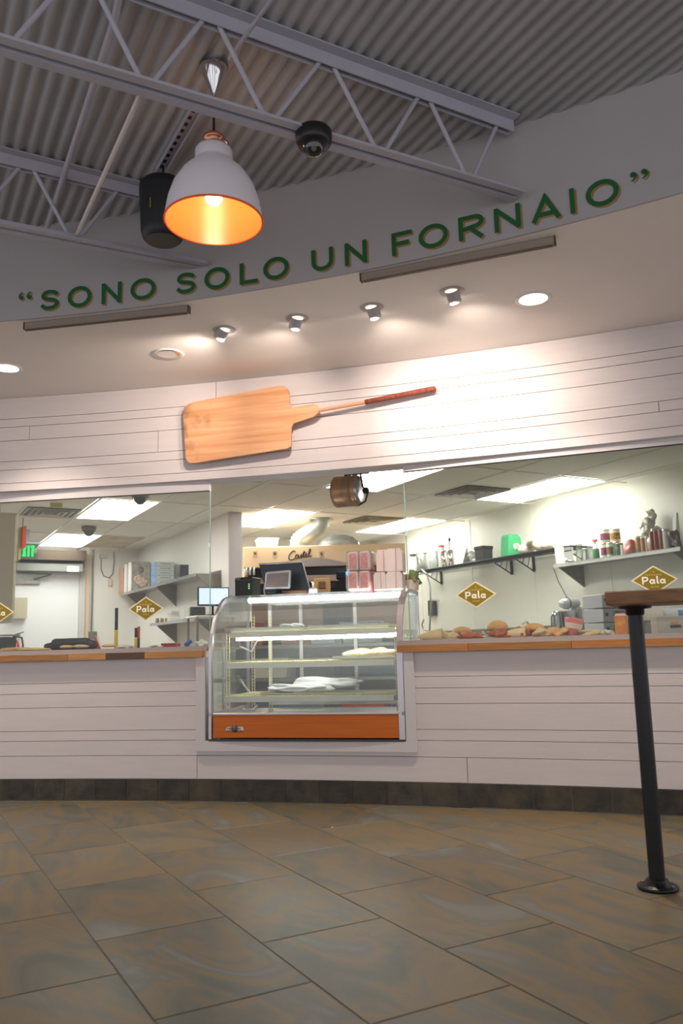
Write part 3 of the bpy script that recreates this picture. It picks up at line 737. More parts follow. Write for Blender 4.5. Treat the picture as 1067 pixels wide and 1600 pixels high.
# ================================================================== KITCHEN SHELL
SB, SC_, TR, TP = 13.60, 11.40, 6.93, 3.62       # back wall of the left bay, of the middle bay; right wall; partition
def kwallbox(name, s0, s1, t0, t1, mat, label=None, z0=0, z1=ZK+.05):
    return struct(MB().box(K((s0+s1)/2, (t0+t1)/2, (z0+z1)/2), (t1-t0, s1-s0, z1-z0), rz=RZ), name, mat, label)
wr = kwallbox('wall_kitchen_right', 3.2, SC_+.1, TR, TR+.1, kwall)
for k in range(7):      # panel joints of the right wall
    s_ = 4.0+1.22*k; MB().box(K(s_, TR-.003, 1.27), (.006, .022, 2.53), rz=RZ).build('panel_joint_strip', kwall, wr)
kwallbox('wall_kitchen_middle', SC_, SC_+.1, TP+.1, TR+.1, kwall)
kwallbox('wall_kitchen_back', SB, SB+.1, -.3, TP+.2, kwallw)
kwallbox('wall_kitchen_left', 6.0, SB+.1, -.3, -.2, kwallw)
kwallbox('wall_kitchen_end', 3.1, 3.2, 4.7, TR+.1, kwallw)
kwallbox('wall_partition', 9.36, SB, TP, TP+.12, kwallw)
o = MB().box(K(9.345, TP+.06, ZK/2), (.17, .03, ZK), rz=RZ).build('trim_2', trim_paint); o['kind'] = 'structure'; o['label'] = 'white post trim capping the end of the kitchen partition'
struct(MB().box(K(7.5, 3.3, -.031), (8.6, 13.2, .03), rz=RZ), 'floor_kitchen', pm('kitchen_floor_tile', (186, 172, 160), .6, var=.2))
# header back: gap above the wall closed by the ceiling slab
arcp = [WP(TH0+(TH1-TH0)*i/24, .15, 0) for i in range(25)]
outl = arcp+[K(3.2, TR+.1), K(SB+.2, TR+.1), K(SB+.2, -.3), K(6.2, -.3)]
ck = struct(MB().prism([(p.x, p.y) for p in outl], (1, 0, 0), (0, 1, 0), (0, 0, ZK+.04), (0, 0, .04)), 'ceiling_kitchen', kwallw)
def sarc(t, R):
    """s where the line t=const meets the wall arc of radius R"""
    s = 3.0
    while s < 9:
        p = K(s, t)
        if math.hypot(p.x-WX, p.y-WY) > R: return s
        s += .01
    return s
TG0, TGP, SG0, SGP = 1.97, .665, 6.10, 1.43
LIGHTS = {(6, 0), (3, 2), (6, 2), (0, 2), (0, 4), (3, 0)}
tmesh = MB().box((0, 0, .008), (TGP-.028, SGP-.028, .012), bev=.003); tp = None; tps = None
sideT = [i for i in range(-4, 8)]
for i in sideT:
    for k in range(-2, 6):
        if (i, k) in LIGHTS: continue
        t_ = TG0+TGP*(i+.5); s_ = SG0+SGP*(k+.5)
        if t_ > TR-.1 or t_ < -.2 or s_ > (SB if t_ < TP else SC_) + .3: continue
        p = K(s_, t_, ZK)
        if math.hypot(p.x-WX, p.y-WY) < WR+.95 or p.y < 4.2: continue
        st = (i, k) in {(1, 4)}
        if st: q = tmesh.build('ceiling_tile', ktile_st, ck, label='brown stained ceiling tile')
        elif tp is None: q = tp = tmesh.build('ceiling_tile', ktile, ck)
        else: q = copyo(tp, ck)
        q.location = p; q.rotation_euler = (0, 0, RZ)
for i in range(-3, 9):
    t_ = TG0+TGP*i
    if -.2 < t_ < TR:
        sa_ = sarc(t_, WR+.17); MB().box(K((sa_+13.6)/2, t_, ZK-.001), (.026, 13.6-sa_, .008), rz=RZ).build('grid_bar', tbar, ck)
for k in range(0, 6):
    s_ = SG0+SGP*k
    ts_ = [-.2+.02*j for j in range(356) if math.hypot(K(s_, -.2+.02*j).x-WX, K(s_, -.2+.02*j).y-WY) > WR+.17 and K(s_, -.2+.02*j).y > 3]
    MB().box(K(s_, (ts_[0]+ts_[-1])/2, ZK-.0015), (ts_[-1]-ts_[0], .026, .008), rz=RZ).build('grid_bar', tbar, ck)
panel_glow = pm('panel_diffuser', (255, 255, 255), .6, emit=(255, 253, 246), es=PANEL_E)
lp0 = None
pl_lab = {(6, 0): 'long glowing ceiling light panel nearest the right kitchen wall', (3, 2): 'glowing ceiling light panel above the oven, beside the partition post',
          (6, 2): 'glowing ceiling light panel crossed by the left edge of the right glass', (0, 2): 'nearer glowing ceiling light panel in the left kitchen bay',
          (0, 4): 'farther glowing ceiling light panel in front of the back door', (3, 0): 'glowing ceiling light panel beside the hanging copper drum'}
for (i, k), lab in pl_lab.items():
    p = K(SG0+SGP*(k+.5), TG0+TGP*(i+.5), ZK)
    if lp0 is None:
        lp0 = T('light_panel', lab, 'ceiling light', p, RZ, 'rectangular light panels in the kitchen ceiling')
        MB().box((0, 0, -.001), (TGP-.03, SGP-.03, .006)).build('diffuser', panel_glow, lp0)
        m = MB(); W2, L2 = TGP-.012, SGP-.012
        for sg in (-1, 1): m.box((sg*(W2/2-.006), 0, -.002), (.012, L2, .009)); m.box((0, sg*(L2/2-.006), -.002), (W2-.024, .012, .009))
        m.build('frame', tbar, lp0)
    else: copy_tree(lp0, p, RZ, lab)
def vent(s0, t0, w, h, label, rings=4):
    e = T('ceiling_vent', label, 'air vent', K(s0, t0, ZK-.006), RZ, 'square louvred vents in the kitchen ceiling')
    MB().box((0, 0, 0), (w, h, .006)).build('backing', pm('vent_grey', (120, 118, 110), .6), e)
    for j in range(rings):
        k = 1-j*.22; m = MB(); a, b, th = w*k, h*k, .020
        for sg in (-1, 1): m.box((sg*(a/2-th/2), 0, -.009-.002*j), (th, b, .005), ry=sg*.5); m.box((0, sg*(b/2-th/2), -.009-.002*j), (a-2*th, th, .005), rx=-sg*.5)
        m.build('louvre', pm('vent_louvre', (206, 203, 194), .5), e)
    return e
vent(7.14, 5.63, .60, .60, 'grey louvred square vent beside the long light panel at right')
vent(9.28, 5.63, .60, .60, 'grey louvred square vent above the pink boxes on the display case')
vent(10.05, 1.63, .60, .60, 'grey louvred square vent with a yellow tag in the left kitchen bay')
p = onz(88, 789, ZK-.03); solo(MB().box((0, 0, 0), (.13, .006, .05), bev=.001), 'yellow_tag', pm('yellow_tag', (196, 176, 90), .6), 'small yellow tag hanging from the louvred vent at left', 'tag', p, RZ)
def kdome(u, v, label):
    p = onz(u, v, ZK-.01); e = T('ceiling_dome_camera', label, 'security camera', p, RZ, 'small dome cameras in the left kitchen bay')
    MB().lathe([(.095, 0), (.095, -.02), (.085, -.05)], n=24).build('base', pm('camera_grey', (120, 118, 108), .5), e)
    MB().lathe([(.07, -.05), (.062, -.085), (.035, -.115), (.0001, -.125)], n=20).build('dome', pm('smoke_grey', (92, 92, 86), .2), e, label='smoked dome')
kdome(139, 824, 'grey dome camera on the ceiling between the two left light panels')
kdome(219, 771, 'small grey dome camera on the ceiling partly hidden by the header')

# ================================================================== LEFT BAY, far wall
def rs(u, v): return ons(u, v, SB-.01)
def wall_rect(mb, u0, v0, u1, v1, s, th, bev=0):
    a = ons(u0, v0, s); b = ons(u1, v1, s); ta, tb = a.dot(Bv), b.dot(Bv); z0, z1 = sorted((a.z, b.z))
    mb.box(K(s-th/2, (ta+tb)/2, (z0+z1)/2), (abs(tb-ta), th, z1-z0), rz=RZ, bev=bev); return mb, (ta+tb)/2, z0, z1
def farbox(name, mat, u0, v0, u1, v1, s, th, label, cat, group=None, bev=.004):
    mb, tm_, z0, z1 = wall_rect(MB(), u0, v0, u1, v1, s, th, bev); o_ = K(s-th/2, tm_, z0)
    mb.v = [Matrix.Rotation(-RZ, 3, 'Z') @ (v-o_) for v in mb.v]
    return solo(mb, name, mat, label, cat, o_, RZ, group)
# door
A_ = ons(24, 897, SB); B_ = ons(123, 897, SB); t_a, t_b = A_.dot(Bv)-.55, B_.dot(Bv); zd = A_.z
dr = T('door_1', 'white exit door at the far end of the left kitchen bay', None, K(SB-.02, (t_a+t_b)/2, 0), RZ, kind='structure')
dw = t_b-t_a
MB().box((0, 0, zd/2), (dw, .05, zd), bev=.004).build('door_leaf', pm('door_white', (240, 240, 244), .5), dr)
m = MB()
for sg in (-1, 1): m.box((sg*(dw/2+.05), -.01, zd/2+.04), (.1, .09, zd+.08), bev=.006)
m.box((0, -.01, zd+.05), (dw+.2, .09, .1), bev=.006)
m.build('door_frame', pm('frame_grey_white', (205, 204, 200), .45), dr)
MB().box((dw/2-.05, -.03, .95), (.04, .03, .2), bev=.004).build('latch_plate', steel_d, dr)
cl = T('door_closer', 'grey door closer with folding arm at the top of the exit door', 'door closer', rs(45, 912), RZ)
m = MB().box((-.05, -.06, .02), (.42, .05, .07), bev=.006); m.build('closer_body', steel_d, cl)
MB().tube([(.06, -.09, .06), (.30, -.22, .13), (-.2, -.05, .17)], .012, n=6).build('closer_arm', steel_d, cl)
farbox('electrical_panel', pm('panel_beige', (196, 186, 164), .45), 20, 934, 41, 967, SB-.06, .08, 'beige electrical panel box left of the exit door', 'electrical panel')
wb = farbox('wooden_valance', pm('valance_wood', (76, 58, 40), .6, rgb2=(62, 46, 32), vs=3, stretch=(1, 1, 12)), 20, 861, 128, 880, SB-.02, .34, 'brown wooden box valance above the exit door', 'valance')
ac = farbox('air_curtain', pm('air_curtain_grey', (128, 128, 124), .5, .1), 22, 882, 124, 896, SB-.02, .28, 'long grey air curtain housing under the wooden valance', 'air curtain')
farbox('warning_label', paper, 105, 884.5, 123, 893.5, SB-.302, .004, 'small white paper notice on the grey air curtain', 'label', bev=0)
o = T('wall_conduit', 'grey conduit with an outlet box running down beside the exit door', 'conduit', K(SB-.03, ons(144, 900, SB).dot(Bv), .9), RZ)
tt = ons(144, 900, SB).dot(Bv)
MB().cyl(K(SB-.03, tt, ons(144, 988, SB).z), K(SB-.03, tt, ZK), .014, n=8).build('pipe', steel_d, o, world=True)
mb, _, _, _ = wall_rect(MB(), 138, 987, 150, 998, SB-.01, .07, .004); mb.build('outlet_box', steel_d, o, world=True)
farbox('wall_trim_strip', pm('strip_beige', (226, 200, 176), .5), 132, 866, 137, 1010, SB-.005, .03, 'narrow beige vertical strip between the door frame and the conduit', 'strip', bev=0)
farbox('thermostat', pm('thermostat', (208, 200, 190), .5), 155, 866, 167, 873, SB-.005, .04, 'small beige control box with a looped cable near the ceiling', 'control box')
c0 = K(SB-.02, ons(158, 874, SB).dot(Bv), ons(158, 874, SB).z)
rod('cable_loop', [rs(158, 874), rs(158, 890), rs(162, 900), rs(170, 903), rs(176, 897), rs(178, 880), rs(178, 862)], .008, 'thin grey cable looping down the white wall from the control box', 'cable', steel_d)
farbox('wall_switch', pm('switch_beige', (214, 204, 186), .5), 169, 905, 174, 916, SB-.005, .03, 'small beige switch under the looped cable', 'switch')
# exit sign hung from the ceiling
es_ = 11.6
a = ons(26, 849, es_); b = ons(58, 873, es_); tt = (a.dot(Bv)+b.dot(Bv))/2; z0, z1 = b.z, a.z; W_ = abs(b.dot(Bv)-a.dot(Bv))
e = T('exit_sign', 'green lettered EXIT sign on a clear panel hanging from the kitchen ceiling', 'exit sign', K(es_, tt, z0), RZ)
MB().box((0, 0, (z1-z0)/2), (W_, .012, z1-z0), bev=.002).build('panel', glassm('sign_acrylic', (190, 222, 200), .6, .05, haze=.18), e)
MB().box((0, 0, z1-z0+.012), (W_+.02, .06, .03), bev=.003).build('mount', alu, e)
MB().box((0, 0, (z1-z0+.02+ZK-z0)/2), (.05, .02, ZK-z1-.02)).build('hanger', alu, e)
gex = pm('exit_green', (20, 190, 90), .5, emit=(20, 210, 100), es=1.2)
H = (z1-z0)*.76; x = -W_/2+.012; ws = (W_-.03)/4
for ch in 'EXIT':
    ww = ws*.80 if ch != 'I' else ws*.4
    letter_mesh(ch, ww/H, H, .19, lambda X, Z, D: Vector((x+X, -.008-D, (z1-z0)*.12+Z)), .004).build('letter', gex, e); x += ww+ws*.28
# cabinet at the left edge
cs_ = 9.0
b = ons(28.5, 802, cs_); tb = b.dot(Bv); zt_ = b.z; zb_ = ons(26, 971, cs_).z
e = T('wall_cabinet', 'tall beige hanging cabinet at the left edge of the photo', 'cabinet', K(cs_, tb-.3, zb_), RZ)
MB().box((0, .3, (zt_-zb_)/2), (.6, .6, zt_-zb_), bev=.006).build('body', beige, e)
MB().box((.0, -.012, (zt_-zb_)/2), (.56, .022, zt_-zb_-.04), bev=.006).build('door', pm('cabinet_door_tan', (228, 214, 190), .45), e)
MB().cyl((-.02, -.035, .3), (-.02, -.035, .9), .008, n=8).build('handle', brown, e)
MB().box((0, .3, (zt_-zb_+ZK-zb_)/2), (.3, .3, max(.02, ZK-zt_))).build('mounting_block', beige, e)
p = ons(35, 841, 10.6); hh = abs(ons(35, 825, 10.6).z-ons(35, 858, 10.6).z)
e = T('hanging_sign', 'narrow orange and yellow sign panel seen edge on beside the tall cabinet', 'sign', K(10.6, p.dot(Bv), p.z-hh/2), RZ)
MB().box((0, 0, hh/2), (.045, .3, hh), bev=.003).build('panel', orange_pl, e)
MB().box((-.04, .02, hh*.2), (.03, .25, hh*1.5), bev=.003).build('backing', pm('sign_yellow', (196, 184, 110), .5), e)
MB().cyl((0, 0, hh), (0, 0, ZK-p.z+hh/2), .006, n=6).build('hanger', steel_d, e)
# fire extinguisher on the far wall
p = rs(27, 1008); e = T('fire_extinguisher', 'red fire extinguisher with black hose left of the exit door', 'fire extinguisher', p+Vector((0, -.12, 0)), RZ)
MB().lathe([(.05, -.35), (.075, -.34), (.078, -.02), (.06, .05), (.025, .09), (.02, .11)], n=20).build('cylinder', red, e)
MB().box((0, -.01, .13), (.05, .05, .05), bev=.008).box((.05, -.02, .17), (.16, .02, .016), ry=-.3).build('valve', black, e)
MB().tube([(.02, -.03, .13), (.10, -.04, .11), (.12, -.04, .0), (.11, -.03, -.2)], .014, n=8).build('hose', black, e)
MB().box((-.01, -.079, -.02), (.07, .004, .09)).build('label_patch', paper, e)

# ------------------------------------------------------------------ shelves of the left bay
def tri_bracket(e, s, t_front, t_wall, ztop, drop, mat, th=.02):
    """vertical triangular plate across the shelf depth"""
    MB().prism([(0, 0), (t_wall-t_front, 0), (t_wall-t_front, -drop)], Bv, Vector((0, 0, 1)), K(s-th/2, t_front, ztop), Av*th).build('bracket', mat, e, world=True)
def wallshelf(name, label, t_wall, dpt, s0, s1, z, mat, brs, drop, group=None):
    e = T(name, label, 'shelf', K((s0+s1)/2, t_wall-dpt/2, z), RZ, group)
    m = MB().box(K((s0+s1)/2, t_wall-dpt/2, z-.003), (dpt, s1-s0, .006), rz=RZ); m.build('shelf_board', mat, e, world=True)
    m = MB().box(K((s0+s1)/2, t_wall-dpt+.004, z-.018), (.008, s1-s0, .04), rz=RZ); m.box(K((s0+s1)/2, t_wall-.006, z+.02), (.006, s1-s0, .05), rz=RZ); m.build('rolled_edge', mat, e, world=True)
    for s in brs: tri_bracket(e, s, t_wall-dpt+.01, t_wall-.008, z-.008, drop, steel_d)
    return e
TL_ = TP-.34
a1 = ont(183, 931, TL_); b1 = ont(305, 893, TL_); zs1 = (a1.z+b1.z)/2
s_of = lambda p: p.dot(Av)
wallshelf('steel_shelf', 'upper stainless wall shelf in the left kitchen bay, stacked with boxes', TP, .34, s_of(b1), s_of(a1)-.25, zs1, steel, [s_of(ont(240, 905, TL_)), s_of(b1)+.02, s_of(a1)-.5], .30, 'steel shelves in the left kitchen bay')
a2 = ont(234, 976, TL_); b2 = ont(304, 963.5, TL_); zs2 = (a2.z+b2.z)/2
wallshelf('steel_shelf', 'lower stainless wall shelf in the left kitchen bay, beside the mustard decal', TP, .34, s_of(b2), s_of(a2), zs2, steel, [s_of(ont(240, 976, TL_)), s_of(b2)+.02], .28, 'steel shelves in the left kitchen bay')
def onshelf(u0, u1, vt, tplane, zb, s_of_only=False):
    """world place and size of something whose top edge is at vt, between columns u0 and u1, standing at height zb on the plane t=tplane"""
    X = ont((u0+u1)/2, vt, tplane); d = dep(X); return K(s_of(X), tplane, zb), (u1-u0)/F_PX*d, X.z-zb
def sbox(u0, u1, vt, ta, tb, sl, zb, name, mat, label, cat, group=None, h=None, bev=.004):
    """box on a shelf: its near face (normal -s) spans columns u0..u1"""
    X = ont((u0+u1)/2, vt, (ta+tb)/2); s = s_of(X); hh = h or X.z-zb
    return solo(MB().box((0, sl/2, hh/2), (tb-ta, sl, hh), bev=bev), name, mat, label, cat, K(s, (ta+tb)/2, zb), RZ, group)
TB0, TB1 = TL_+.02, TP-.03
sN = lambda u, v: s_of(ont(u, v, TL_+.02))
gb_ = 'cartons on the upper left shelf'
def leftbox(u_near, vt, sl, name, mat, label, cat, group=None, w=None, h=None, dz=0):
    X = ont(u_near, vt, TB0); s = s_of(X); hh = h or (X.z-zs1-.002); w = w or (TB1-TB0)
    return solo(MB().box((0, sl/2, hh/2), (w, sl, hh), bev=.003), name, mat, label, cat, K(s, TB0+w/2, zs1+.001+dz), RZ, group), s, hh
leftbox(192, 887, .22, 'carton', pm('pinkish_cardboard', (216, 168, 144), .7), 'pinkish cardboard carton at the far end of the upper left shelf', 'carton', gb_)
leftbox(198, 881, .16, 'binder', white_pl, 'first thin white upright box right of the pinkish carton', 'box', gb_)
leftbox(204.5, 878, .16, 'binder', white_pl, 'second thin white upright box, against the silver printed carton', 'box', gb_)
o, s, hh = leftbox(206, 877, .04, 'carton', pm('silver_print', (198, 192, 182), .5, rgb2=(150, 140, 130), vs=14), 'silvery printed carton with a round emblem on the upper left shelf', 'carton', gb_)
me = MB(); me.lathe([(.0001, 0), (.05, 0), (.05, .002), (.0001, .002)], c=(.0, -.002, hh*.72), n=24, axis=(0, -1, 0)); me.build('emblem', pm('emblem_grey', (140, 134, 124), .5), o)
MB().blob((.02, -.002, hh*.33), (.10, .002, .09), 4, .3, 2).build('photo_print', pm('photo_white', (238, 232, 222), .5, rgb2=(190, 140, 100), vs=20), o)
X = ont(243, 877, TB0); s = s_of(X); hb = (X.z-zs1)/5
for k in range(5):
    e = T('carton', 'white and blue carton, %s of five stacked on the upper left shelf' % ['lowest', 'second lowest', 'middle', 'second highest', 'topmost'][k], 'carton', K(s, TB0+.14, zs1+.001+hb*k), RZ, gb_)
    MB().box((0, .13, hb/2), (.26, .26, hb-.003), bev=.002).build('body', pm('carton_white', (222, 228, 226), .6), e)
    MB().box((-.1315, .13, hb/2), (.002, .255, hb-.010)).build('end_label', blue, e, label='blue patterned end')
    m = MB()
    for j in range(7): m.box((-.06+.022*j, -.0012, hb*.5), (.014, .001, hb*.22))
    m.build('print', pm('print_blue_grey', (110, 140, 160), .6), e)['kind'] = 'stuff'
leftbox(281, 882, .12, 'carton', dgrey, 'dark grey box at the near side of the blue and white stack', 'carton', gb_, w=.12)
# lower shelf
for j, (u0, u1) in enumerate(((243, 249), (250, 256), (257, 263))):
    p, w_, h_ = onshelf(u0, u1, 966, TL_+.06, zs2)
    solo(MB().lathe([(w_*.45, 0), (w_*.5, h_*.1), (w_*.5, h_*.7), (w_*.42, h_*.75), (w_*.42, h_)], n=12), 'spice_jar', pm('brown_jar', (150, 110, 66), .4), 'small brown jar on the lower left shelf, %s of three' % ['leftmost', 'middle', 'rightmost'][j], 'jar', p, 0, 'small brown jars on the lower left shelf')
p, w_, h_ = onshelf(262, 288, 953, TL_+.14, zs2)
e = T('paper_roll_box', 'white dispenser box with a paper roll on the lower left shelf', 'dispenser', p, RZ)
MB().prism([(0, 0), (.22, 0), (.22, h_*.75), (.14, h_*.75), (0, h_*.3)], (-.0+0, 1, 0), (0, 0, 1), (-.08, 0, .001), (.16, 0, 0)).build('case', white_pl, e)
MB().cyl((-.06, .05, h_*.9), (.06, .05, h_*.9), .03, n=16).build('roll', paper, e)
p, w_, h_ = onshelf(299, 320, 946, TL_+.16, zs2)
e = T('card_printer', 'small dark grey receipt printer on the lower left shelf beside the monitor', 'printer', p, RZ)
MB().box((0, .1, h_*.45), (.20, .22, h_*.9), bev=.015).build('body', dgrey, e); MB().box((-.11, .1, h_*.45), (.02, .2, h_*.85), bev=.006).build('side_cover', pm('silver_plastic', (188, 186, 180), .4), e); MB().box((-.02, -.012, h_*.8), (.1, .006, .012)).build('slot', black, e)
# monitor on the lower shelf
ms = 9.25; A_ = ons(309, 917, ms); B_ = ons(358, 947, ms); mw = abs(B_.dot(Bv)-A_.dot(Bv)); mh = A_.z-B_.z; tm0 = (A_+B_).dot(Bv)/2
e = T('monitor', 'small monitor with a glowing pale blue screen left of the display case', 'monitor', K(ms, tm0, B_.z), RZ)
MB().box((0, .012, mh/2), (mw, .03, mh), bev=.006).build('bezel', black, e)
MB().box((0, -.0045, mh/2+.004), (mw-.03, .002, mh-.035)).build('screen', pm('screen_glow', (180, 200, 240), .3, emit=(205, 220, 255), es=.95), e, label='lit pale blue screen')
MB().box((0, -.004, .010), (.05, .002, .005)).build('logo_strip', alu, e)
MB().cyl((0, .03, -.10), (0, .03, .03), .014, n=10).box((0, .03, -.105), (.16, .12, .012), bev=.004).build('stand', black, e)
# stand for the monitor: narrow wall table
farz = B_.z-.112
e = T('side_table', 'white side table with a steel base behind the left end of the display case', 'table', K(ms+.1, tm0, farz-.02), RZ)
MB().box((0, 0, .008), (.5, .4, .022), bev=.004).build('table_top', white_pl, e)
for sx in (-1, 1):
    for sy in (-1, 1): MB().cyl((sx*.22, sy*.17, -farz+.02), (sx*.22, sy*.17, 0), .015, n=8).build('leg', steel_d, e)

# ------------------------------------------------------------------ things on the left counter
ZC = .887
def oncnt(u, v, z=ZC): return onz(u, v, z)
def cpos(u, off, z=ZC):
    """point on the counter at column u, off behind the wall line"""
    p = onc(u, 1005, WX, WY, WR+off+.06); return Vector((p.x, p.y, z))
def csize(u0, u1, off): p = cpos((u0+u1)/2, off); return (u1-u0)/F_PX*dep(p)
def ctop(u, v, off): return onc(u, v, WX, WY, WR+off+.06).z
for j, (u0, u1, z_, off, lab) in enumerate([(-25, 28, 0, .16, 'pale flatbread at the far left end of the left counter'), (2, 48, .010, .22, 'golden flatbread lying on top of another at the left end of the counter'),
                               (26, 84, 0, .12, 'long pale flatbread just left of the black bag'), (92, 114, .012, .04, 'small flat cracker in front of the black bag, left one'), (115, 140, .012, .04, 'small flat cracker in front of the black bag, right one'), (158, 182, .012, .10, 'pale flatbread piece right of the black bag')]):
    w_ = csize(u0, u1, off); p = cpos((u0+u1)/2, off)
    solo(MB().blob((0, 0, .012), (w_/2, min(w_/2, .1), .011), j, .10, 3, flat=.8), 'flatbread', crumb if j % 2 == 0 else bread, lab, 'flatbread', p+Vector((0, 0, z_)), -.15, 'flatbreads on the left counter')
# black bag
off = .26; w_ = csize(82, 141, off); p = cpos(111, off); zt_ = ctop(111, 997, off); r_ = (zt_-ZC)/2
e = T('black_bag', 'black rolled bag with tapered end lying on the left counter', 'bag', p, -.16)
MB().lathe([(r_*.85, -w_/2), (r_*1.0, -w_/2+.015), (r_*.97, -w_*.2), (r_*1.0, 0), (r_*.98, w_*.2), (r_*1.0, w_/2-.015), (r_*.86, w_/2)], c=(0, 0, r_), n=24, axis=(1, 0, 0)).build('roll', pm('black_fabric', (52, 54, 56), .5, var=.2, bump=.2, bs=30), e)
MB().lathe([(.012, -w_/2-.062), (r_*.45, -w_/2-.05), (r_*.62, -w_/2-.01), (r_*.6, -w_/2)], c=(0, 0, r_*.8), n=18, axis=(1, 0, 0)).build('tapered_end', dgrey, e)
MB().lathe([(r_*.75, w_/2), (r_*.8, w_/2+.02), (r_*.55, w_/2+.05), (.01, w_/2+.06)], c=(0, 0, r_*.85), n=18, axis=(1, 0, 0)).build('end_cap', dgrey, e)
MB().tube([(w_*.48, -r_*1.02, r_), (w_*.40, -r_*1.05, r_*1.1), (w_*.1, -r_*1.08, r_*1.2), (-w_*.4, -r_*1.02, r_)], .004, n=6).build('strap', black, e)
p = cpos(153, .30); zt_ = ctop(152, 993, .30)
solo(MB().prism([(-.03, 0), (.02, 0), (-.02, zt_-ZC)], (1, 0, 0), (0, 0, 1), (0, 0, 0), (0, .02, 0)), 'scraper', orange_pl, 'small orange triangular scraper behind the right end of the black bag', 'scraper', p)
def stick(u0, u1, vt, off, label, bands, grp='upright handled tools on the left counter'):
    p = cpos((u0+u1)/2, off); r = csize(u0, u1, off)/2; h = ctop((u0+u1)/2, vt, off)-ZC
    e = T('handled_tool', label, 'kitchen tool', p, -.16, grp); z = 0
    for frac, mt, nm, rr in bands:
        MB().lathe([(r*rr*.9, z), (r*rr, z+.003), (r*rr, z+h*frac-.003), (r*rr*.85, z+h*frac)], n=12).build(nm, mt, e); z += h*frac
    MB().cyl((0, 0, 0), (0, 0, .004), r*2.0, n=16).build('foot', dgrey, e)
stick(178.5, 184, 950, .30, 'tall upright tool with yellow lower half and black top on the left counter', [(.47, yellow, 'handle', 1), (.53, black, 'blade_cover', .9)])
stick(210, 214.5, 981, .30, 'short upright tool with yellow handle and black cap on the left counter', [(.55, yellow, 'handle', 1), (.45, black, 'blade_cover', 1)])
stick(214.5, 218.5, 979, .33, 'short upright dark tool with an orange tip beside the yellow handled one', [(.5, dgrey, 'handle', 1), (.5, orange_pl, 'tip', 1)])
p = cpos(267, .25); w_ = csize(255, 279, .25); h_ = ctop(267, 1005, .25)-ZC
e = T('red_box', 'flat red box on the left counter below the mustard decal', 'box', p, -.2); MB().box((0, 0, h_*.4), (w_, .08, h_*.8), bev=.003).build('body', red, e); MB().box((0, 0, h_*.85), (w_+.006, .086, h_*.3), bev=.003).build('lid', pm('dark_red', (160, 26, 26), .4), e)
p = cpos(289, .22); a = Vector((0, 0, .014)); b = Vector((.055, .0, .05))
e = T('blue_bottle', 'small blue squeeze bottle lying tilted on the left counter', 'bottle', p, -.2)
MB().lathe([(.010, 0), (.014, .006), (.014, .045), (.008, .055)], c=a, n=14, axis=(b-a)).build('body', pm('blue_bottle', (60, 110, 200), .35), e)
d = (b-a).normalized(); MB().cyl(a+d*.055, a+d*.07, .007, .003, n=10).build('nozzle', pm('pale_blue', (170, 200, 235), .4), e)
for j, (u0, u1, vt, off) in enumerate(((308, 324, 1000, .20), (232, 250, 1008, .1), (184, 207, 1008.5, .12))):
    w_ = csize(u0, u1, off); p = cpos((u0+u1)/2, off); h_ = max(.008, ctop((u0+u1)/2, vt, off)-ZC)
    lab = ['crumpled white paper at the right end of the left counter', 'thin white paper packet left of the red box', 'flat white paper packet between the upright tools'][j]
    solo(MB().blob((0, 0, h_*.45), (w_/2, .05, h_*.55), 20+j, .35, 3, 5, flat=.8), 'crumpled_paper' if j == 0 else 'paper_packet', paper, lab, 'paper', p, -.1)
p = cpos(8, .35); h_ = ctop(8, 993, .35)-ZC
e = T('dough_scale', 'dark grey countertop scale at the far left end of the left counter', 'scale', p, -.3)
MB().prism([(-.07, 0), (.05, 0), (.05, h_*.9), (.0, h_*.9)], (1, 0, 0), (0, 0, 1), (0, -.05, 0), (0, .1, 0)).build('body', dgrey, e); MB().box((.01, 0, h_), (.13, .12, .01), bev=.003).build('platform', steel, e)

# ================================================================== DISPLAY CASE
CA = WP(wth(-.812), -.018, .346); CB_ = WP(wth(.326), -.018, .346)
cdx = (CB_-CA).normalized(); cang = math.atan2(cdx.y, cdx.x); CW = (CB_-CA).length
dc_ = T('display_case', 'curved glass refrigerated display case with orange base panel', 'display case', CA+cdx*CW/2, cang)
HB = .146; HT = .86; DP = .66
prof = [(0, 0), (0, HB), (0, .30), (0, .45), (.006, .54), (.025, .62), (.055, .69), (.10, .752), (.155, .80), (.215, .835), (.28, .852), (.34, HT)]
alu_f = pm('case_frame_aluminium', (206, 202, 206), .35, .75)
def band(p, x0, x1, th, mat, name, par, lab=None):
    """strip following profile p (y,z) between x0 and x1, thickness th inward"""
    n = len(p); vs = []
    for i, (y, z) in enumerate(p):
        a = Vector(p[max(i-1, 0)]); b = Vector(p[min(i+1, n-1)]); d = (b-a).normalized(); nn = Vector((d.y, -d.x))
        q = Vector((y, z))+nn*th
        vs += [(x0, y, z), (x1, y, z), (x1, q.x, q.y), (x0, q.x, q.y)]
    fs = []
    for i in range(n-1):
        a = 4*i; b = a+4
        for k in range(4): fs.append([a+k, a+(k+1) % 4, b+(k+1) % 4, b+k])
    fs += [[0, 3, 2, 1], [4*n-4, 4*n-3, 4*n-2, 4*n-1]]
    mb = MB(); mb.add(vs, fs, False); return mb.build(name, mat, par, label=lab)
hw = CW/2; FRW = .034
band(prof, -hw, -hw+FRW*.55, .022, alu_f, 'end_frame', dc_); band(prof, hw-FRW, hw, .022, alu_f, 'end_frame', dc_)
gp = [(y+.006, z) for y, z in prof[1:]]
band(gp, -hw+FRW*.55, hw-FRW, .006, glass_case, 'curved_glass', dc_)
MB().box((0, .010, HB/2+.006), (CW-FRW*1.55, .012, HB-.012), bev=.002).build('base_panel', orange, dc_, label='orange laminate base panel')
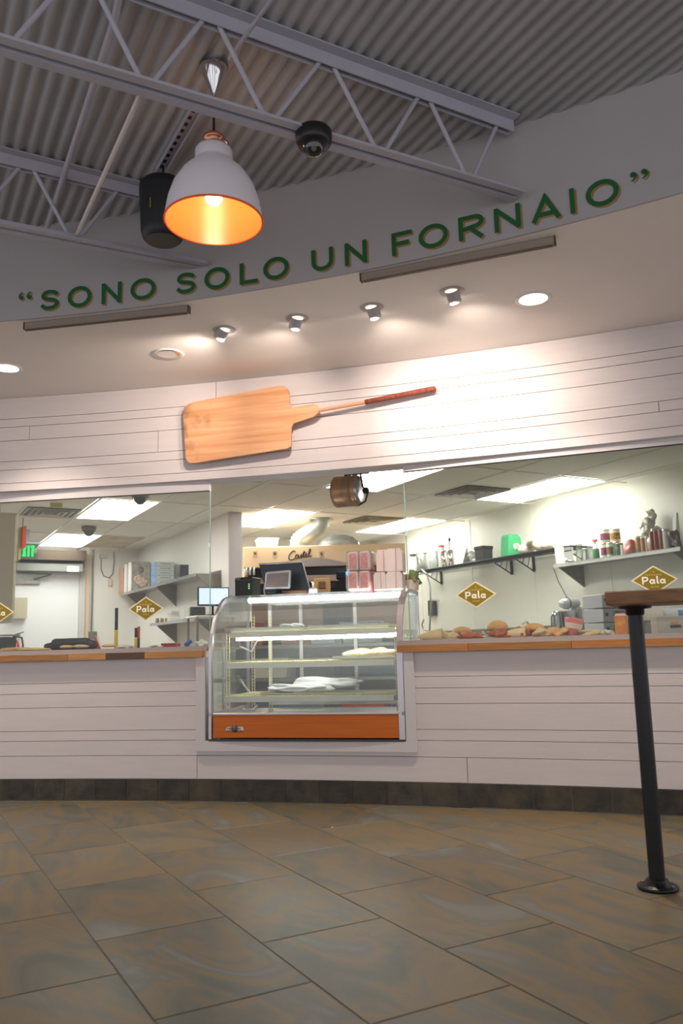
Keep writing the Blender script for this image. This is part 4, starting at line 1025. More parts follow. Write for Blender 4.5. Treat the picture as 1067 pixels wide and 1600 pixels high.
MB().box((0, .008, HB+.002), (CW-FRW*1.55, .016, .012), bev=.002).build('glass_sill', alu_f, dc_)
MB().box((0, .006, -.001), (CW+.01, .02, .012)).build('bottom_strip', pm('dark_strip', (60, 58, 58), .5), dc_)
MB().box((0, DP/2+.02, .07), (CW-.03, DP-.05, .13), bev=.004).build('cabinet_base', steel_d, dc_)
# side glass with frames, both ends
for sg in (-1, 1):
    poly = [(y+.022, z) for y, z in prof[1:]]+[(DP, HT), (DP, HB)]
    MB().prism(poly, (0, 1, 0), (0, 0, 1), (sg*(hw-.010), 0, 0), (sg*.005, 0, 0)).build('side_glass', glass_case, dc_)
    m = MB(); m.box((sg*(hw-.008), DP-.01, (HB+HT)/2), (.016, .022, HT-HB)); m.box((sg*(hw-.008), (.34+DP)/2, HT-.008), (.016, DP-.34, .018)); m.box((sg*(hw-.008), DP/2, HB), (.016, DP, .02))
    m.build('side_frame', alu_f, dc_)
MB().box((0, (.34+DP)/2, HT-.003), (CW-.03, DP-.34, .006)).build('top_glass', glass_case, dc_)
MB().box((0, DP-.02, HT-.012), (CW, .05, .03), bev=.003).build('top_rail', alu_f, dc_)
# rear sliding doors
for x0, x1 in ((-hw+.17, -.20), (-.20, .17), (.17, hw-.03)):
    m = MB()
    for x in (x0, x1): m.box((x, DP-.03, (HB+HT)/2), (.022, .014, HT-HB-.02))
    m.box(((x0+x1)/2, DP-.03, HB+.02), (x1-x0, .014, .02)).box(((x0+x1)/2, DP-.03, HT-.04), (x1-x0, .014, .02))
    d_ = m.build('sliding_door', white_pl, dc_)
    MB().box(((x0+x1)/2, DP-.03, (HB+HT)/2), (x1-x0-.02, .004, HT-HB-.06)).build('door_pane', glass_case, d_)
# shelf standards
for x, y in ((-hw+.075, .12), (-hw+.075, DP-.10), (-hw+.20, DP-.12), (hw-.055, .12), (hw-.055, DP-.10)):
    zt_ = .62 if y < .2 else .74
    m = MB()
    for dx_ in (-.009, .009): m.box((x+dx_, y, (HB+zt_)/2), (.004, .006, zt_-HB))
    st_ = m.build('shelf_standard', ivory, dc_)
    m = MB(); z = HB+.02
    while z < zt_: m.box((x, y, z), (.016, .005, .005)); z += .020
    m.build('rung', ivory, st_)['kind'] = 'stuff'
# shelves with wire tops, price strips and light tubes
tube_m = pm('case_tube_glow', (255, 255, 255), .5, emit=(250, 252, 255), es=TUBE_E)
strip_m = pm('price_strip_grey', (218, 216, 206), .5)
def cshelf(z, y0, y1):
    e = T_part = MB().box((0, y0, z-.018), (CW-.14, .006, .030), bev=.001).build('shelf_rail', strip_m, dc_, label='grey price rail on the shelf edge')
    m = MB(); n = 62
    for k in range(n):
        x = -hw+.08+(CW-.15)*k/(n-1); m.cyl((x, y0, z+.002), (x, y1, z+.002), .0017, n=5, cap=False); m.cyl((x, y0-.001, z-.001), (x, y0-.001, z+.014), .0017, n=5, cap=False)
    m.build('wire_rods', ivory, e)['kind'] = 'stuff'
    for y in (y0, (y0+y1)/2, y1): MB().cyl((-hw+.07, y, z-.001), (hw-.05, y, z-.001), .003, n=6).build('cross_rod', ivory, e)
    MB().cyl((-hw+.07, y0-.001, z+.014), (hw-.05, y0-.001, z+.014), .0025, n=6).build('cross_rod', ivory, e)
    return e
def tube_(y, z, x0=-hw+.12, x1=hw-.05):
    MB().cyl((x0, y, z), (x1, y, z), .011, n=12).build('light_tube', tube_m, dc_, label='glowing white light tube')
# heights from the photograph
def cz(v, y, u=500):
    n = Vector((-cdx.y, cdx.x, 0)); o_ = CA+n*y; return onN(n, n.dot(o_), u, v).z-.346
SH = [(cz(984, .17), .17, DP-.08), (cz(1033, .11), .11, DP-.08), (cz(1087, .07), .07, DP-.08)]
for z, y0, y1 in SH: cshelf(z, y0, y1)
tube_(.20, SH[0][0]-.040, -hw+.10); tube_(.36, HT-.03)
tube_(.15, SH[1][0]-.045, -.05) if False else None
def inC(x, y, z): return CA+cdx*(CW/2+x)+Vector((-cdx.y, cdx.x, 0))*y+Vector((0, 0, z))
def cx(u, y, v=1050):
    n = Vector((-cdx.y, cdx.x, 0)); o_ = CA+n*y; X = onN(n, n.dot(o_), u, v); return (X-o_).dot(cdx)-CW/2
# badge
bx0, bx1 = cx(352, 0, 1138), cx(381, 0, 1138); bzc = cz(1138.5, 0, 366); bw = bx1-bx0; bc = (bx0+bx1)/2
bd = MB().prism([(-bw/2, -.010), (bw/2, -.010), (bw/2-.008, .010), (-bw/2+.012, .010)], (1, 0, 0), (0, 0, 1), (bc, .004, bzc), (0, -.003, 0)).build('badge', pm('badge_silver', (216, 206, 190), .3, .5), dc_, label='silver FEDERAL maker badge')
MB().lathe([(.0001, 0), (.023, 0), (.023, .002), (.0001, .002)], c=(bc, .003, bzc), n=24, axis=(0, -1, 0), sq=.85).build('oval', pm('badge_navy', (52, 52, 78), .4), bd)
x = -bw/2+.014; 
for ch in 'FEDERAL':
    ww = .0092; letter_mesh(ch, ww/.012, .012, .2, lambda X, Z, D: Vector((bc+x+X, -.0002-D, bzc-.006+Z)), .0008).build('letter', pm('badge_ink', (40, 44, 70), .5), bd); x += ww+.0034
# hoses inside
for pts in (((430, 998), (402, 1001), (393, 1018), (375, 1010), (372, 996)), ((372, 1055), (382, 1072), (396, 1088)), ((375, 1103), (385, 1111), (396, 1108), (402, 1102))):
    q = [Vector((cx(u, DP-.14, v), DP-.14, cz(v, DP-.14, u))) for u, v in pts]
    MB().tube([Vector(a) for a in q], .0065, n=8).build('hose', white_pl, dc_, label='white drain hose')
# goods in the case
def incase(name, mat, label, cat, mbf, x, y, z, group=None):
    return solo(mbf, name, mat, label, cat, inC(x, y, z), cang, group)
def ctray(u0, u1, y, z, label):
    x0, x1 = cx(u0, y), cx(u1, y); w_ = x1-x0; e = T('tray', label, 'tray', inC((x0+x1)/2, y+.15, z+.006), cang, 'shallow trays in the display case')
    MB().box((0, 0, .003), (w_, .30, .004)).build('base', steel, e)
    m = MB()
    for sg in (-1, 1): m.box((0, sg*.148, .012), (w_, .004, .018)); m.box((sg*(w_/2), 0, .012), (.004, .30, .018))
    m.build('rim', steel, e)
ctray(352, 470, .18, SH[0][0], 'shallow steel tray on the left of the top shelf in the case')
ctray(482, 608, .18, SH[0][0], 'shallow steel tray on the right of the top shelf in the case')
ctray(520, 618, .14, SH[1][0], 'shallow steel tray under pastries on the middle shelf of the case')
for j, (u0, u1, vt) in enumerate(((532, 566, 1021), (560, 592, 1019), (586, 619, 1018), (548, 580, 1017), (575, 606, 1016))):
    yy = .22+(.10 if j > 2 else 0); x0, x1 = cx(u0, yy, 1025), cx(u1, yy, 1025)
    h_ = .045+(.012 if j > 2 else 0)
    incase('pastry', crumb, ['pale pastry, leftmost in the front row on the middle case shelf', 'pale pastry in the middle of the front row on the middle case shelf', 'pale pastry, rightmost in the front row on the middle case shelf', 'pale pastry in the back row, left one, on the middle case shelf', 'pale pastry in the back row, right one, on the middle case shelf'][j], 'pastry',
           MB().blob((0, 0, h_/2), ((x1-x0)/2, .05, h_/2), 40+j, .12, 3, flat=.85), (x0+x1)/2, yy+.03, SH[1][0]+.014, 'pastries on the middle case shelf')
def cloth(u0, u1, v0, v1, y, z, label, seed, dy=.09):
    x0, x1 = cx(u0, y, 1075), cx(u1, y, 1075); h_ = abs(cz(v0, y, (u0+u1)/2)-cz(v1, y, (u0+u1)/2))
    incase('folded_cloth', pm('white_cloth', (236, 236, 238), .8, bump=.6, bs=14), label, 'cloth', MB().blob((0, 0, h_/2), ((x1-x0)/2, dy, h_/2), seed, .22, 4, 6, flat=.8), (x0+x1)/2, y+dy, z, 'white cloths on the bottom case shelf')
cloth(410, 508, 1068, 1082, .14, SH[2][0]+.012, 'folded white cloth on the left of the bottom case shelf', 5)
cloth(452, 560, 1066, 1084, .33, SH[2][0]+.020, 'long white cloth on the right of the bottom case shelf', 9)
e = incase('wooden_tray', pm('dark_tray', (120, 104, 70), .5), 'thin olive brown tray under the left white cloth', 'tray', MB().lathe([(.0001, 0), (.09, 0), (.11, .008), (.108, .010), (.09, .004), (.0001, .004)], n=28, sq=.6), cx(431, .18, 1080), .20, SH[2][0]+.006)
incase('paper_wrap', paper, 'scrap of white paper on the left tray of the top case shelf', 'paper', MB().blob((0, 0, .016), (.07, .06, .018), 31, .3, 3, 5, flat=.8), cx(455, .25, 978), .27, SH[0][0]+.014)
# ---- on the case top
ZT = .346+HT+.002
def topthing(u, v, y): n = Vector((-cdx.y, cdx.x, 0)); o_ = CA+n*y; return onN(n, n.dot(o_), u, v)
def tsize(u0, u1, y): return (u1-u0)/F_PX*dep(topthing((u0+u1)/2, 910, y))
def tth(u, vt, y):
    X = topthing(u, vt, y); return Vector((X.x, X.y, ZT)), X.z-ZT
p, h_ = tth(387, 903, .50); w_ = tsize(372, 402, .50)
e = T('receipt_printer', 'black receipt printer with green light on the left of the case top', 'printer', p, cang-.1)
MB().box((0, 0, h_/2), (w_, .13, h_), bev=.006).build('body', black, e); MB().box((-.0, -.066, h_*.84), (w_*.96, .004, .006)).build('paper_slot', dgrey, e)
for k, mt in enumerate((white_pl, pm('green_led', (60, 220, 90), .4, emit=(60, 230, 90), es=2), white_pl)):
    MB().cyl((w_*.33, -.069, h_*(.62-.11*k)), (w_*.33, -.065, h_*(.62-.11*k)), .005, n=12).build('button', mt, e)
MB().box((-w_*.3, -.0665, h_*.93), (w_*.25, .003, .006)).build('nameplate', steel_d, e)
# register screen, seen from behind
p, h_ = tth(446, 880, .55); w_ = tsize(405, 487, .55)
e = T('register_screen', 'large tilted register screen seen from behind on the case top', 'register screen', p, cang+.05)
sl = h_*.45
m = MB(); m.prism([(-w_/2, h_*.99), (w_*.34, h_*1.0), (w_/2, h_*.10), (-w_*.36, h_*.10)], (1, 0, 0), (0, 0, 1), (0, -.03, 0), (0, .02, 0)); m.build('screen_back', pm('screen_back_black', (34, 40, 46), .3), e)
m = MB(); m.tube([(-w_/2, -.03, h_*.99), (w_*.34, -.03, h_*1.0), (w_*.36, -.03, h_*.97), (w_/2, -.03, h_*.10)], .005, n=8); m.build('silver_edge', alu, e)
MB().prism([(-.06, 0), (.08, 0), (.04, h_*.45), (-.02, h_*.45)], (1, 0, 0), (0, 0, 1), (0, -.01, 0), (0, .05, 0)).build('stand', black, e)
MB().box((.06, -.02, h_*.07), (w_*.55, .05, h_*.14), bev=.004).build('keypad_base', pm('brown_base', (140, 96, 66), .5), e)
p, h_ = tth(434, 892, .40); w_ = tsize(412, 457, .40)
e = T('customer_display', 'small customer facing tablet display with grey bezel on the case top', 'display', p, cang-.1)
sk = .007
MB().prism([(-w_/2, h_*.26), (w_*.42, h_*.22), (w_*.46, h_*.26), (w_/2, h_*.95), (w_*.46, h_), (-w_*.40, h_*.97), (-w_*.45, h_*.92)], (1, 0, 0), (0, 0, 1), (0, -.01, 0), (0, .014, 0)).build('bezel', pm('bezel_grey', (176, 178, 180), .35, .4), e)
MB().prism([(-w_*.44, h_*.33), (w_*.40, h_*.30), (w_*.44, h_*.9), (-w_*.37, h_*.89)], (1, 0, 0), (0, 0, 1), (0, -.0105, 0), (0, -.002, 0)).build('screen', pm('off_screen', (120, 100, 92), .12, rgb2=(86, 74, 72), vs=4, coat=.6), e, label='dark reflective screen')
MB().lathe([(.05, 0), (.05, .006), (.02, .014), (.014, h_*.35)], c=(0, .02, 0), n=20).build('base', black, e)
MB().tube([(-w_*.46, -.01, h_*.5), (-w_*.50, -.015, h_*.2), (-w_*.46, -.02, .006)], .006, n=8).build('cable', alu, e)
p, h_ = tth(489, 910, .42)
e = T('pump_bottle', 'small white pump bottle on the middle of the case top', 'bottle', p, cang)
MB().lathe([(.026, 0), (.028, .004), (.028, h_*.38), (.02, h_*.48), (.008, h_*.52)], n=18).build('body', white_pl, e); MB().cyl((0, 0, h_*.5), (0, 0, h_), .007, n=10).box((0, -.01, h_), (.012, .03, .008), bev=.002).build('pump', white_pl, e)
# pink printed stacks
for col_, (u0, u1) in enumerate(((540, 580),)):
    for r_ in range(2):
        vt = (858, 893)[r_]; vb = (892, 927)[r_]
        X = topthing(560, vt, .36); Xb = topthing(560, vb, .36); w_ = tsize(540, 579, .36); h_ = X.z-Xb.z; zb_ = max(Xb.z, ZT)
        e = T('cup_sleeve_pack', 'pack of pink printed sleeves in clear wrap on the case top, %s' % ('upper' if r_ == 0 else 'lower'), 'pack', Vector((X.x, X.y, zb_)), cang, 'wrapped pink printed packs on the display case')
        for sx in (-1, 1):
            MB().box((sx*w_*.235, .05, h_*.46), (w_*.42, .12, h_*.88), bev=.012).build('bundle', pinkw, e)
            MB().box((sx*w_*.235, -.0115, h_*.46), (w_*.30, .002, h_*.70)).build('print', pink, e, label='pink printed face')
        MB().box((0, .05, h_*.47), (w_+.008, .14, h_*.93), bev=.016).build('wrap', glassm('film_wrap', (252, 248, 247), .5, .15, haze=.15), e)
def tbox(u0, u1, vt, vb, y, d, label, mat=pinkw, grp='pinkish takeout boxes on the display case', rot=0):
    X = topthing((u0+u1)/2, vt, y); Xb = topthing((u0+u1)/2, vb, y); w_ = tsize(u0, u1, y); zb_ = max(Xb.z, ZT); h_ = X.z-zb_
    e = T('takeout_box', label, 'box', Vector((X.x, X.y, zb_+.0005)), cang+rot, grp)
    MB().prism([(-w_/2, 0), (w_/2, 0), (w_/2, h_*.82), (w_*.36, h_), (-w_*.36, h_), (-w_/2, h_*.82)], (1, 0, 0), (0, 0, 1), (0, 0, 0), (0, d, 0)).build('body', mat, e)
    MB().box((w_*.12, -.001, h_*.5), (.0025, .002, h_*.96)).build('seam', pm('seam_red', (206, 110, 104), .6), e); MB().box((-w_*.0, d/2, h_+.001), (w_*.5, d*.4, .002)).build('flap', mat, e)
tbox(583, 602, 894, 926, .34, .10, 'pinkish takeout box in the lower row, next to the wrapped packs')
tbox(602, 628, 893, 926, .34, .12, 'pinkish takeout box in the lower row, nearest the right glass')
tbox(587, 606, 859, 892.5, .40, .10, 'pinkish takeout box in the upper row, smaller left one', rot=.1)
tbox(601, 628, 857, 892.5, .34, .12, 'pinkish takeout box in the upper row, larger right one')
solo(MB().box((0, 0, 0), (.02, .10, .18), bev=.002), 'menu_card', red, 'red card standing between the pink packs and takeout boxes', 'card', topthing(582, 910, .45), cang)
# right tub with green herbs
p, h_ = tth(644, 905, .55); w_ = tsize(633, 655, .55)
e = T('salad_tub', 'pale tub with red rim and green herbs at the right end of the case top', 'tub', p, cang)
MB().lathe([(w_*.42, 0), (w_*.5, h_*.95)], n=24).build('tub', pm('tub_pink_white', (222, 196, 178), .5), e)
MB().lathe([(w_*.5, h_*.93), (w_*.54, h_*.95), (w_*.54, h_*1.05), (w_*.46, h_*1.05)], n=24).build('rim', red, e, label='red rim')
MB().blob((0, 0, h_*1.2), (w_*.42, w_*.4, .04), 3, .5, 3, 7).build('herbs', lettuce, e, label='green herbs')

# ================================================================== MIDDLE: OVEN AND WHAT HANGS ABOVE
OY = 10.3
def oy(u, v, y=OY): return ony(u, v, y)
L0 = oy(380, 856); R0 = oy(618, 849)
xL, xR = L0.x, L0.x+2.05
zt_ = oy(460, 853).z; zb_ = oy(460, 888).z
e = T('pizza_oven', 'large beige fronted deck oven with script lettering behind the display case', 'oven', ((xL+xR)/2, OY, 0), 0)
def OB(x0, x1, y0, y1, z0, z1, name, mat, lab=None, bev=.01):
    return MB().box(((x0+x1)/2-(xL+xR)/2, (y0+y1)/2, (z0+z1)/2), (x1-x0, y1-y0, z1-z0), bev=bev).build(name, mat, e, label=lab)
OB(xL, xR, 0, .8, zb_+.02, zt_, 'hood', pm('oven_beige', (214, 186, 148), .45), 'beige hood with script lettering')
OB(xL+.05, xR-.05, .06, .8, zb_-.10, zb_+.02, 'dark_gap', black, None, .002)
zm = oy(520, 908).z
OB(xL+.62, xR-.3, .02, .8, zm, zb_-.09, 'upper_deck', pm('oven_taupe', (150, 130, 118), .45, .2))
OB(xL+.0, xL+.55, .10, .8, zm+.06, zb_-.02, 'control_end', pm('oven_wood', (196, 150, 104), .5))
OB(xL+.2, xR-.2, .06, .8, zm-.16, zm, 'oven_mouth', black, None, .002)
OB(xL+.1, xR-.1, .0, .8, .95, zm-.16, 'lower_deck', pm('oven_brown', (128, 98, 80), .45, .2))
OB(xL+.1, xR-.1, .05, .8, .0, .95, 'base', dgrey)
zl = lambda f: zb_+.02+(zt_-zb_-.02)*f
cxo = (xL+xR)/2
# wave of purple grey at lower right of the hood
uw = [(445, 884), (470, 876), (492, 871), (512, 873), (540, 879), (575, 880), (600, 876), (612, 872), (612, 886), (445, 886)]
P_ = [(oy(u, v).x-cxo, oy(u, v).z) for u, v in uw]; zlow = zb_+.021
MB().prism([(x, max(z, zlow)) for x, z in P_], (1, 0, 0), (0, 0, 1), (0, -.001, 0), (0, -.003, 0)).build('wave_panel', pm('wave_grey', (150, 138, 138), .5), e, label='grey wave printed on the hood')
m = MB()
scr = [[(464, 864), (461, 861.5), (456, 865), (453, 871), (454, 875), (459, 875.5), (463, 873)],
       [(468, 868.5), (465.5, 867.5), (463.5, 870.5), (464.5, 873.5), (467, 872.5), (468.5, 868.5), (468.5, 872.5), (470, 872), (473, 867), (472.5, 870), (474, 872), (471.5, 873)],
       [(474, 872), (477.5, 861.5), (476, 870.5), (478, 871.5), (481.5, 868), (480.5, 865.8), (478.8, 868.5), (480, 871.2), (483, 870), (487, 862), (486.5, 858.5), (484.5, 862), (484, 868.5), (486, 870.5), (489, 869)],
       [(474.5, 865), (480, 864)]]
for st_ in scr:
    q = cr_spline([(oy(u-2, v-1).x-cxo, oy(u-2, v-1).z) for u, v in st_], 5); m.tube([(x, -.006, z) for x, z in q], .0055, n=5)
m.build('script_lettering', black, e, label='black script lettering')
for u in (399, 430, 502):
    X = oy(u, 866); m = MB().box((X.x-cxo, -.004, X.z), (.055, .004, .085), bev=.002); o = m.build('sticker', pm('sticker_tan', (188, 160, 128), .5), e); MB().blob((X.x-cxo, -.008, X.z+.01), (.016, .003, .022), int(u), .3, 2).build('sticker_mark', brown, o)
X = oy(391, 893); m = MB()
for du in (-6, 0, 6): m.tube([(oy(391+du, 886).x-cxo, .02, oy(391, 887).z), (oy(391+du, 890).x-cxo, -.03, oy(391, 892).z), (oy(391+du, 890).x-cxo, -.0, oy(391, 898).z)], .015, n=8)
m.build('tap_handles', steel, e)['kind'] = 'stuff'
X = oy(504, 915); OB(X.x-.11, X.x+.10, -.06, .0, X.z-.09, X.z+.09, 'framed_dial', pm('dial_tan', (190, 150, 100), .5)); OB(X.x-.05, X.x+.04, -.075, -.06, X.z-.045, X.z+.045, 'dial', brown)
# white box and clear tub on the oven
X = oy(417, 846, OY+.25); w_ = 32/F_PX*dep(X); h_ = X.z-zt_+.02
e = T('white_bin', 'white rectangular bin on the left of the oven top', 'bin', (X.x, X.y, zt_), .25)
MB().prism([(-w_*.42, 0), (w_*.42, 0), (w_/2, h_*.95), (-w_/2, h_*.95)], (1, 0, 0), (0, 0, 1), (0, -.12, .001), (0, .24, 0)).build('tub', white_pl, e); MB().box((0, 0, h_), (w_*1.05, .27, .02), bev=.004).build('lid', white_pl, e)
X = oy(530, 851, OY+.2)
e = T('clear_cover', 'clear domed plastic cover lying on the oven top', 'cover', (X.x, X.y, zt_), 0)
MB().lathe([(.27, .003), (.25, .06), (.18, .12), (.08, .15), (.0001, .155)], n=28, sq=.7).build('dome', glass_plastic, e); MB().tube([(.27*math.cos(a), .19*math.sin(a), .006) for a in [i*PI/14 for i in range(28)]], .006, n=6, closed=True).build('rim', alu, e)
# flexible duct
A_ = oy(476, 853, OY+.35); B_ = oy(487, 826, OY+.4)
q = cr_spline([(0, 0), (.06, .12), (.19, .22), (.21, .42)], 12)
e = T('flexible_duct', 'silvery flexible exhaust duct rising from the oven to the ceiling', 'duct', (oy(466, 850, OY+.35).x, OY+.35, zt_))
Hd = ZK-zt_; pts = []; rr = []
ctl = cr_spline([(0, 0), (.02, Hd*.28), (.16, Hd*.55), (.29, Hd*.8), (.31, Hd)], 12)
MB().tube([(x, .0, z) for x, z in ctl], [.115+.008*((i % 2)*2-1) for i in range(len(ctl))], n=20).build('hose', pm('flex_foil', (196, 200, 190), .3, .6, bump=.4, bs=40), e)
MB().lathe([(.12, Hd-.012), (.16, Hd-.012), (.16, Hd-.003)], c=(.31, 0, 0), n=24).build('collar', steel, e)
# hanging drum heater
DY = 5.45
A_ = ony(519, 768, DY); B_ = ony(563, 766, DY); Rr = 24/F_PX*dep(A_); w_ = (B_.x-A_.x)*.86
zc_ = ony(540, 768, DY).z
e = T('hanging_drum', 'copper and steel banded drum spotlight hanging from the opening header', 'lamp', ((A_.x+B_.x)/2, DY, zc_), -.32)
cpr = pm('copper_band', (196, 150, 112), .35, .35, rgb2=(150, 122, 98), vs=3, stretch=(10, 1, 1))
MB().lathe([(Rr*.90, -w_/2), (Rr, -w_/2+.008), (Rr*1.02, -w_/2+.03), (Rr, -w_/2+.034), (Rr, w_/2-.03), (Rr*1.03, w_/2-.026), (Rr*1.03, w_/2-.004), (Rr*.97, w_/2)], n=40, axis=(1, 0, 0)).build('drum', cpr, e)
MB().lathe([(Rr*.96, w_/2), (Rr*.96, w_/2+.012), (Rr*.6, w_/2+.016), (.0001, w_/2+.018)], n=40, axis=(1, 0, 0)).build('end_plate', steel, e, label='steel end plate')
MB().lathe([(Rr*.9, -w_/2-.001), (Rr*.7, -w_/2-.012), (.0001, -w_/2-.012)], n=32, axis=(1, 0, 0)).build('back_plate', brown, e)
MB().cyl((w_/2+.02, 0, Rr*1.15), (w_/2+.035, 0, Rr*.2), .007, n=8).tube([(w_/2+.03, 0, Rr*.3), (w_/2+.07, 0, -Rr*.2), (w_/2+.05, 0, -Rr*.75), (w_/2-.0, 0, -Rr*.98)], .006, n=8).build('power_cord', black, e)
MB().blob((w_/2+.055, 0, -.005), (.024, .024, .024), 1, 0, 2).build('junction_ball', black, e)
MB().box((w_/2-.0, 0, Rr*1.12), (.16, .03, .012), bev=.002).cyl((0, 0, Rr*.9), (0, 0, ZK-zc_-.0), .012, n=8).build('mount_bar', dgrey, e)
# dark register gear and shelving seen between boxes
X = ony(522, 925, 7.2)
e = T('back_worktable', 'stainless worktable with shelves behind the display case', 'worktable', (-.25, 6.9, 0), cang)
for z in (.30, .62, .88):
    MB().box((0, 0, z), (1.7, .55, .03), bev=.004).build('shelf' if z < .8 else 'table_top', steel_d, e)
for sx in (-1, 1):
    for sy in (-1, 1): MB().cyl((sx*.82, sy*.24, 0), (sx*.82, sy*.24, .9), .02, n=8).build('leg', steel_d, e)
MB().box((0, .27, .45), (1.66, .01, .86)).build('back_panel', pm('steel_blue_panel', (132, 138, 146), .4, .3), e)
def onbw(x, z, y=-.14): return Vector((-.25, 6.9, z))+cdx*x+Vector((-cdx.y, cdx.x, 0))*y
def binx(x, z, w, d, h, mat, name, label, grp='bins on the worktable behind the case'):
    e_ = T(name, label, 'bin', onbw(x, z), cang, grp)
    MB().prism([(-w*.44, 0), (w*.44, 0), (w/2, h), (-w/2, h)], (1, 0, 0), (0, 0, 1), (0, -d/2, 0), (0, d, 0)).build('tub', mat, e_); MB().box((0, 0, h), (w*1.06, d*1.05, .012), bev=.003).build('lid', mat, e_)
binx(-.62, .896, .36, .26, .19, pm('bin_red', (176, 70, 62), .5), 'red_bin', 'red food bin on the worktable seen through the left of the case')
binx(-.12, .896, .20, .22, .12, pm('bin_terracotta', (190, 110, 84), .5), 'terracotta_bin', 'terracotta food bin seen through the case behind the pastries')
binx(.14, .896, .22, .22, .14, steel, 'steel_bin', 'steel food bin on the worktable behind the case')
binx(.44, .896, .30, .24, .16, pm('bin_clear', (190, 192, 188), .3), 'clear_bin', 'pale translucent bin on the worktable at the right behind the case')
binx(-.30, .636, .30, .26, .15, pm('bin_cream', (212, 200, 176), .5), 'cream_bin', 'cream bin on the middle shelf behind the case')
binx(.10, .636, .28, .24, .16, dgrey, 'dark_bin', 'dark grey bin on the middle shelf behind the case')
binx(.46, .316, .34, .26, .12, red, 'red_crate', 'red crate low behind the right of the case')
binx(-.05, .316, .40, .26, .14, pm('bin_blue_grey', (120, 132, 146), .5), 'grey_crate', 'blue grey crate low behind the middle of the case')
# tall stack of something black with a blue light (espresso grinder)
X = ony(527, 900, 7.6)
e = T('grinder', 'black angular machine with a blue light between the register and pink packs', 'machine', (X.x, 7.6, .0), 0)
hz = ony(527, 903, 7.6).z; MB().prism([(-.14, .9), (.12, .9), (.12, hz), (.02, hz-.02), (-.14, hz-.22)], (1, 0, 0), (0, 0, 1), (0, -.1, 0), (0, .2, 0)).build('body', black, e)
MB().box((.0, 0, .45), (.3, .3, .9), bev=.01).build('pedestal', dgrey, e)
MB().cyl((.10, -.1, hz+.03), (.10, -.13, hz+.03), .022, n=14).build('light', pm('blue_led', (90, 190, 255), .3, emit=(90, 190, 255), es=3), e, label='blue indicator light'); MB().box((.06, 0, hz+.02), (.14, .1, .07), bev=.006).build('head', black, e)

# ================================================================== RIGHT KITCHEN WALL
TF1 = 6.56
pA, pB = ont(645, 893, TF1), ont(762, 873, TF1)
zw = (ont(660, 890, TF1).z+ont(840, 861, TF1).z)/2
sA, sM, sZ = s_of(ont(641, 893, TF1)), s_of(ont(775, 872, TF1)), s_of(ont(892, 852, TF1))
print('wire shelf z', zw, sA, sM, sZ)
def wireshelf(s0, s1, label, mat):
    e = T('wire_shelf', label, 'shelf', K((s0+s1)/2, (TF1+TR)/2, zw), RZ, 'wire shelves on the right kitchen wall')
    for t_, z_ in ((TF1, 0), (TF1, -.05), (TR-.02, 0), ((TF1+TR)/2, 0)):
        MB().cyl(K(s0, t_, zw+z_-.006), K(s1, t_, zw+z_-.006), .007, n=8).build('rail', mat, e, world=True)
    m = MB(); n = int((s1-s0)/.028)
    for k in range(n+1):
        s_ = s0+(s1-s0)*k/n; m.cyl(K(s_, TF1, zw-.003), K(s_, TR-.02, zw-.003), .003, n=4, cap=False); m.cyl(K(s_, TF1, zw), K(s_+.014, TF1, zw-.056), .0025, n=4, cap=False)
    m.build('cross_wires', mat, e, world=True)['kind'] = 'stuff'
    for s_ in (s0+.12, s1-.25):
        m = MB(); z0 = zw-.012
        m.cyl(K(s_, TF1+.02, z0), K(s_, TR-.02, z0), .008, n=6).cyl(K(s_, TF1+.02, z0), K(s_, TR-.02, z0-.17), .008, n=6)
        for f in (.35, .6, .85): m.cyl(K(s_, TF1+.02+(TR-TF1-.04)*f, z0), K(s_, TF1+.02+(TR-TF1-.04)*(f-.12), z0-.17*(f-.12)), .005, n=5)
        m.box(K(s_, TR-.012, z0-.08), (.012, .04, .2), rz=RZ); m.build('bracket', mat, e, world=True)
black_w = pm('black_wire', (40, 42, 42), .4, .3)
wireshelf(sM+.02, sA, 'black wire shelf on the right kitchen wall above the mustard decal, farther section', black_w)
wireshelf(sZ, sM-.02, 'black wire shelf on the right kitchen wall, nearer section beside the steel shelf', black_w)
TS = 6.50
zs3 = (ont(866, 884, TS).z+ont(960, 868, TS).z+ont(1050, 854, TS).z)/3
s3a, s3b = s_of(ont(1062, 852, TS)), s_of(ont(864, 884, TS))
wallshelf('steel_shelf', 'long stainless shelf on the right kitchen wall loaded with cans and spice jars', TR, TR-TS, s3a, s3b, zs3, steel, [s3b-.03, s3a+.12], .24)
gsh = 'things on the right steel shelf'; gws = 'things on the wire shelves'
def can(u0, u1, vt, t, zb, label, body, name='can', cat='can', lid=None, grp=gsh, prof_=None, h=None, band_=None):
    p, w_, h_ = onshelf(u0, u1, vt, t, zb); h_ = h or h_; e = T(name, label, cat, p, RZ, grp); r = w_/2
    pr_ = prof_ or [(.96, 0), (1, .03), (1, .93), (.96, .95)]
    MB().lathe([(r*a, h_*b) for a, b in pr_], n=20).build('body', body, e)
    if lid: MB().lathe([(r*1.0, h_*.90), (r*1.02, h_*.91), (r*1.02, h_), (r*.9, h_*1.005)], n=20).build('lid', lid, e)
    if band_: MB().lathe([(r*1.012, h_*.2), (r*1.012, h_*.7)], n=20, cap=False).build('label_band', band_, e)
    return e, p, w_, h_
botp = [(.9, 0), (1, .05), (1, .55), (.75, .68), (.38, .76), (.38, .9)]
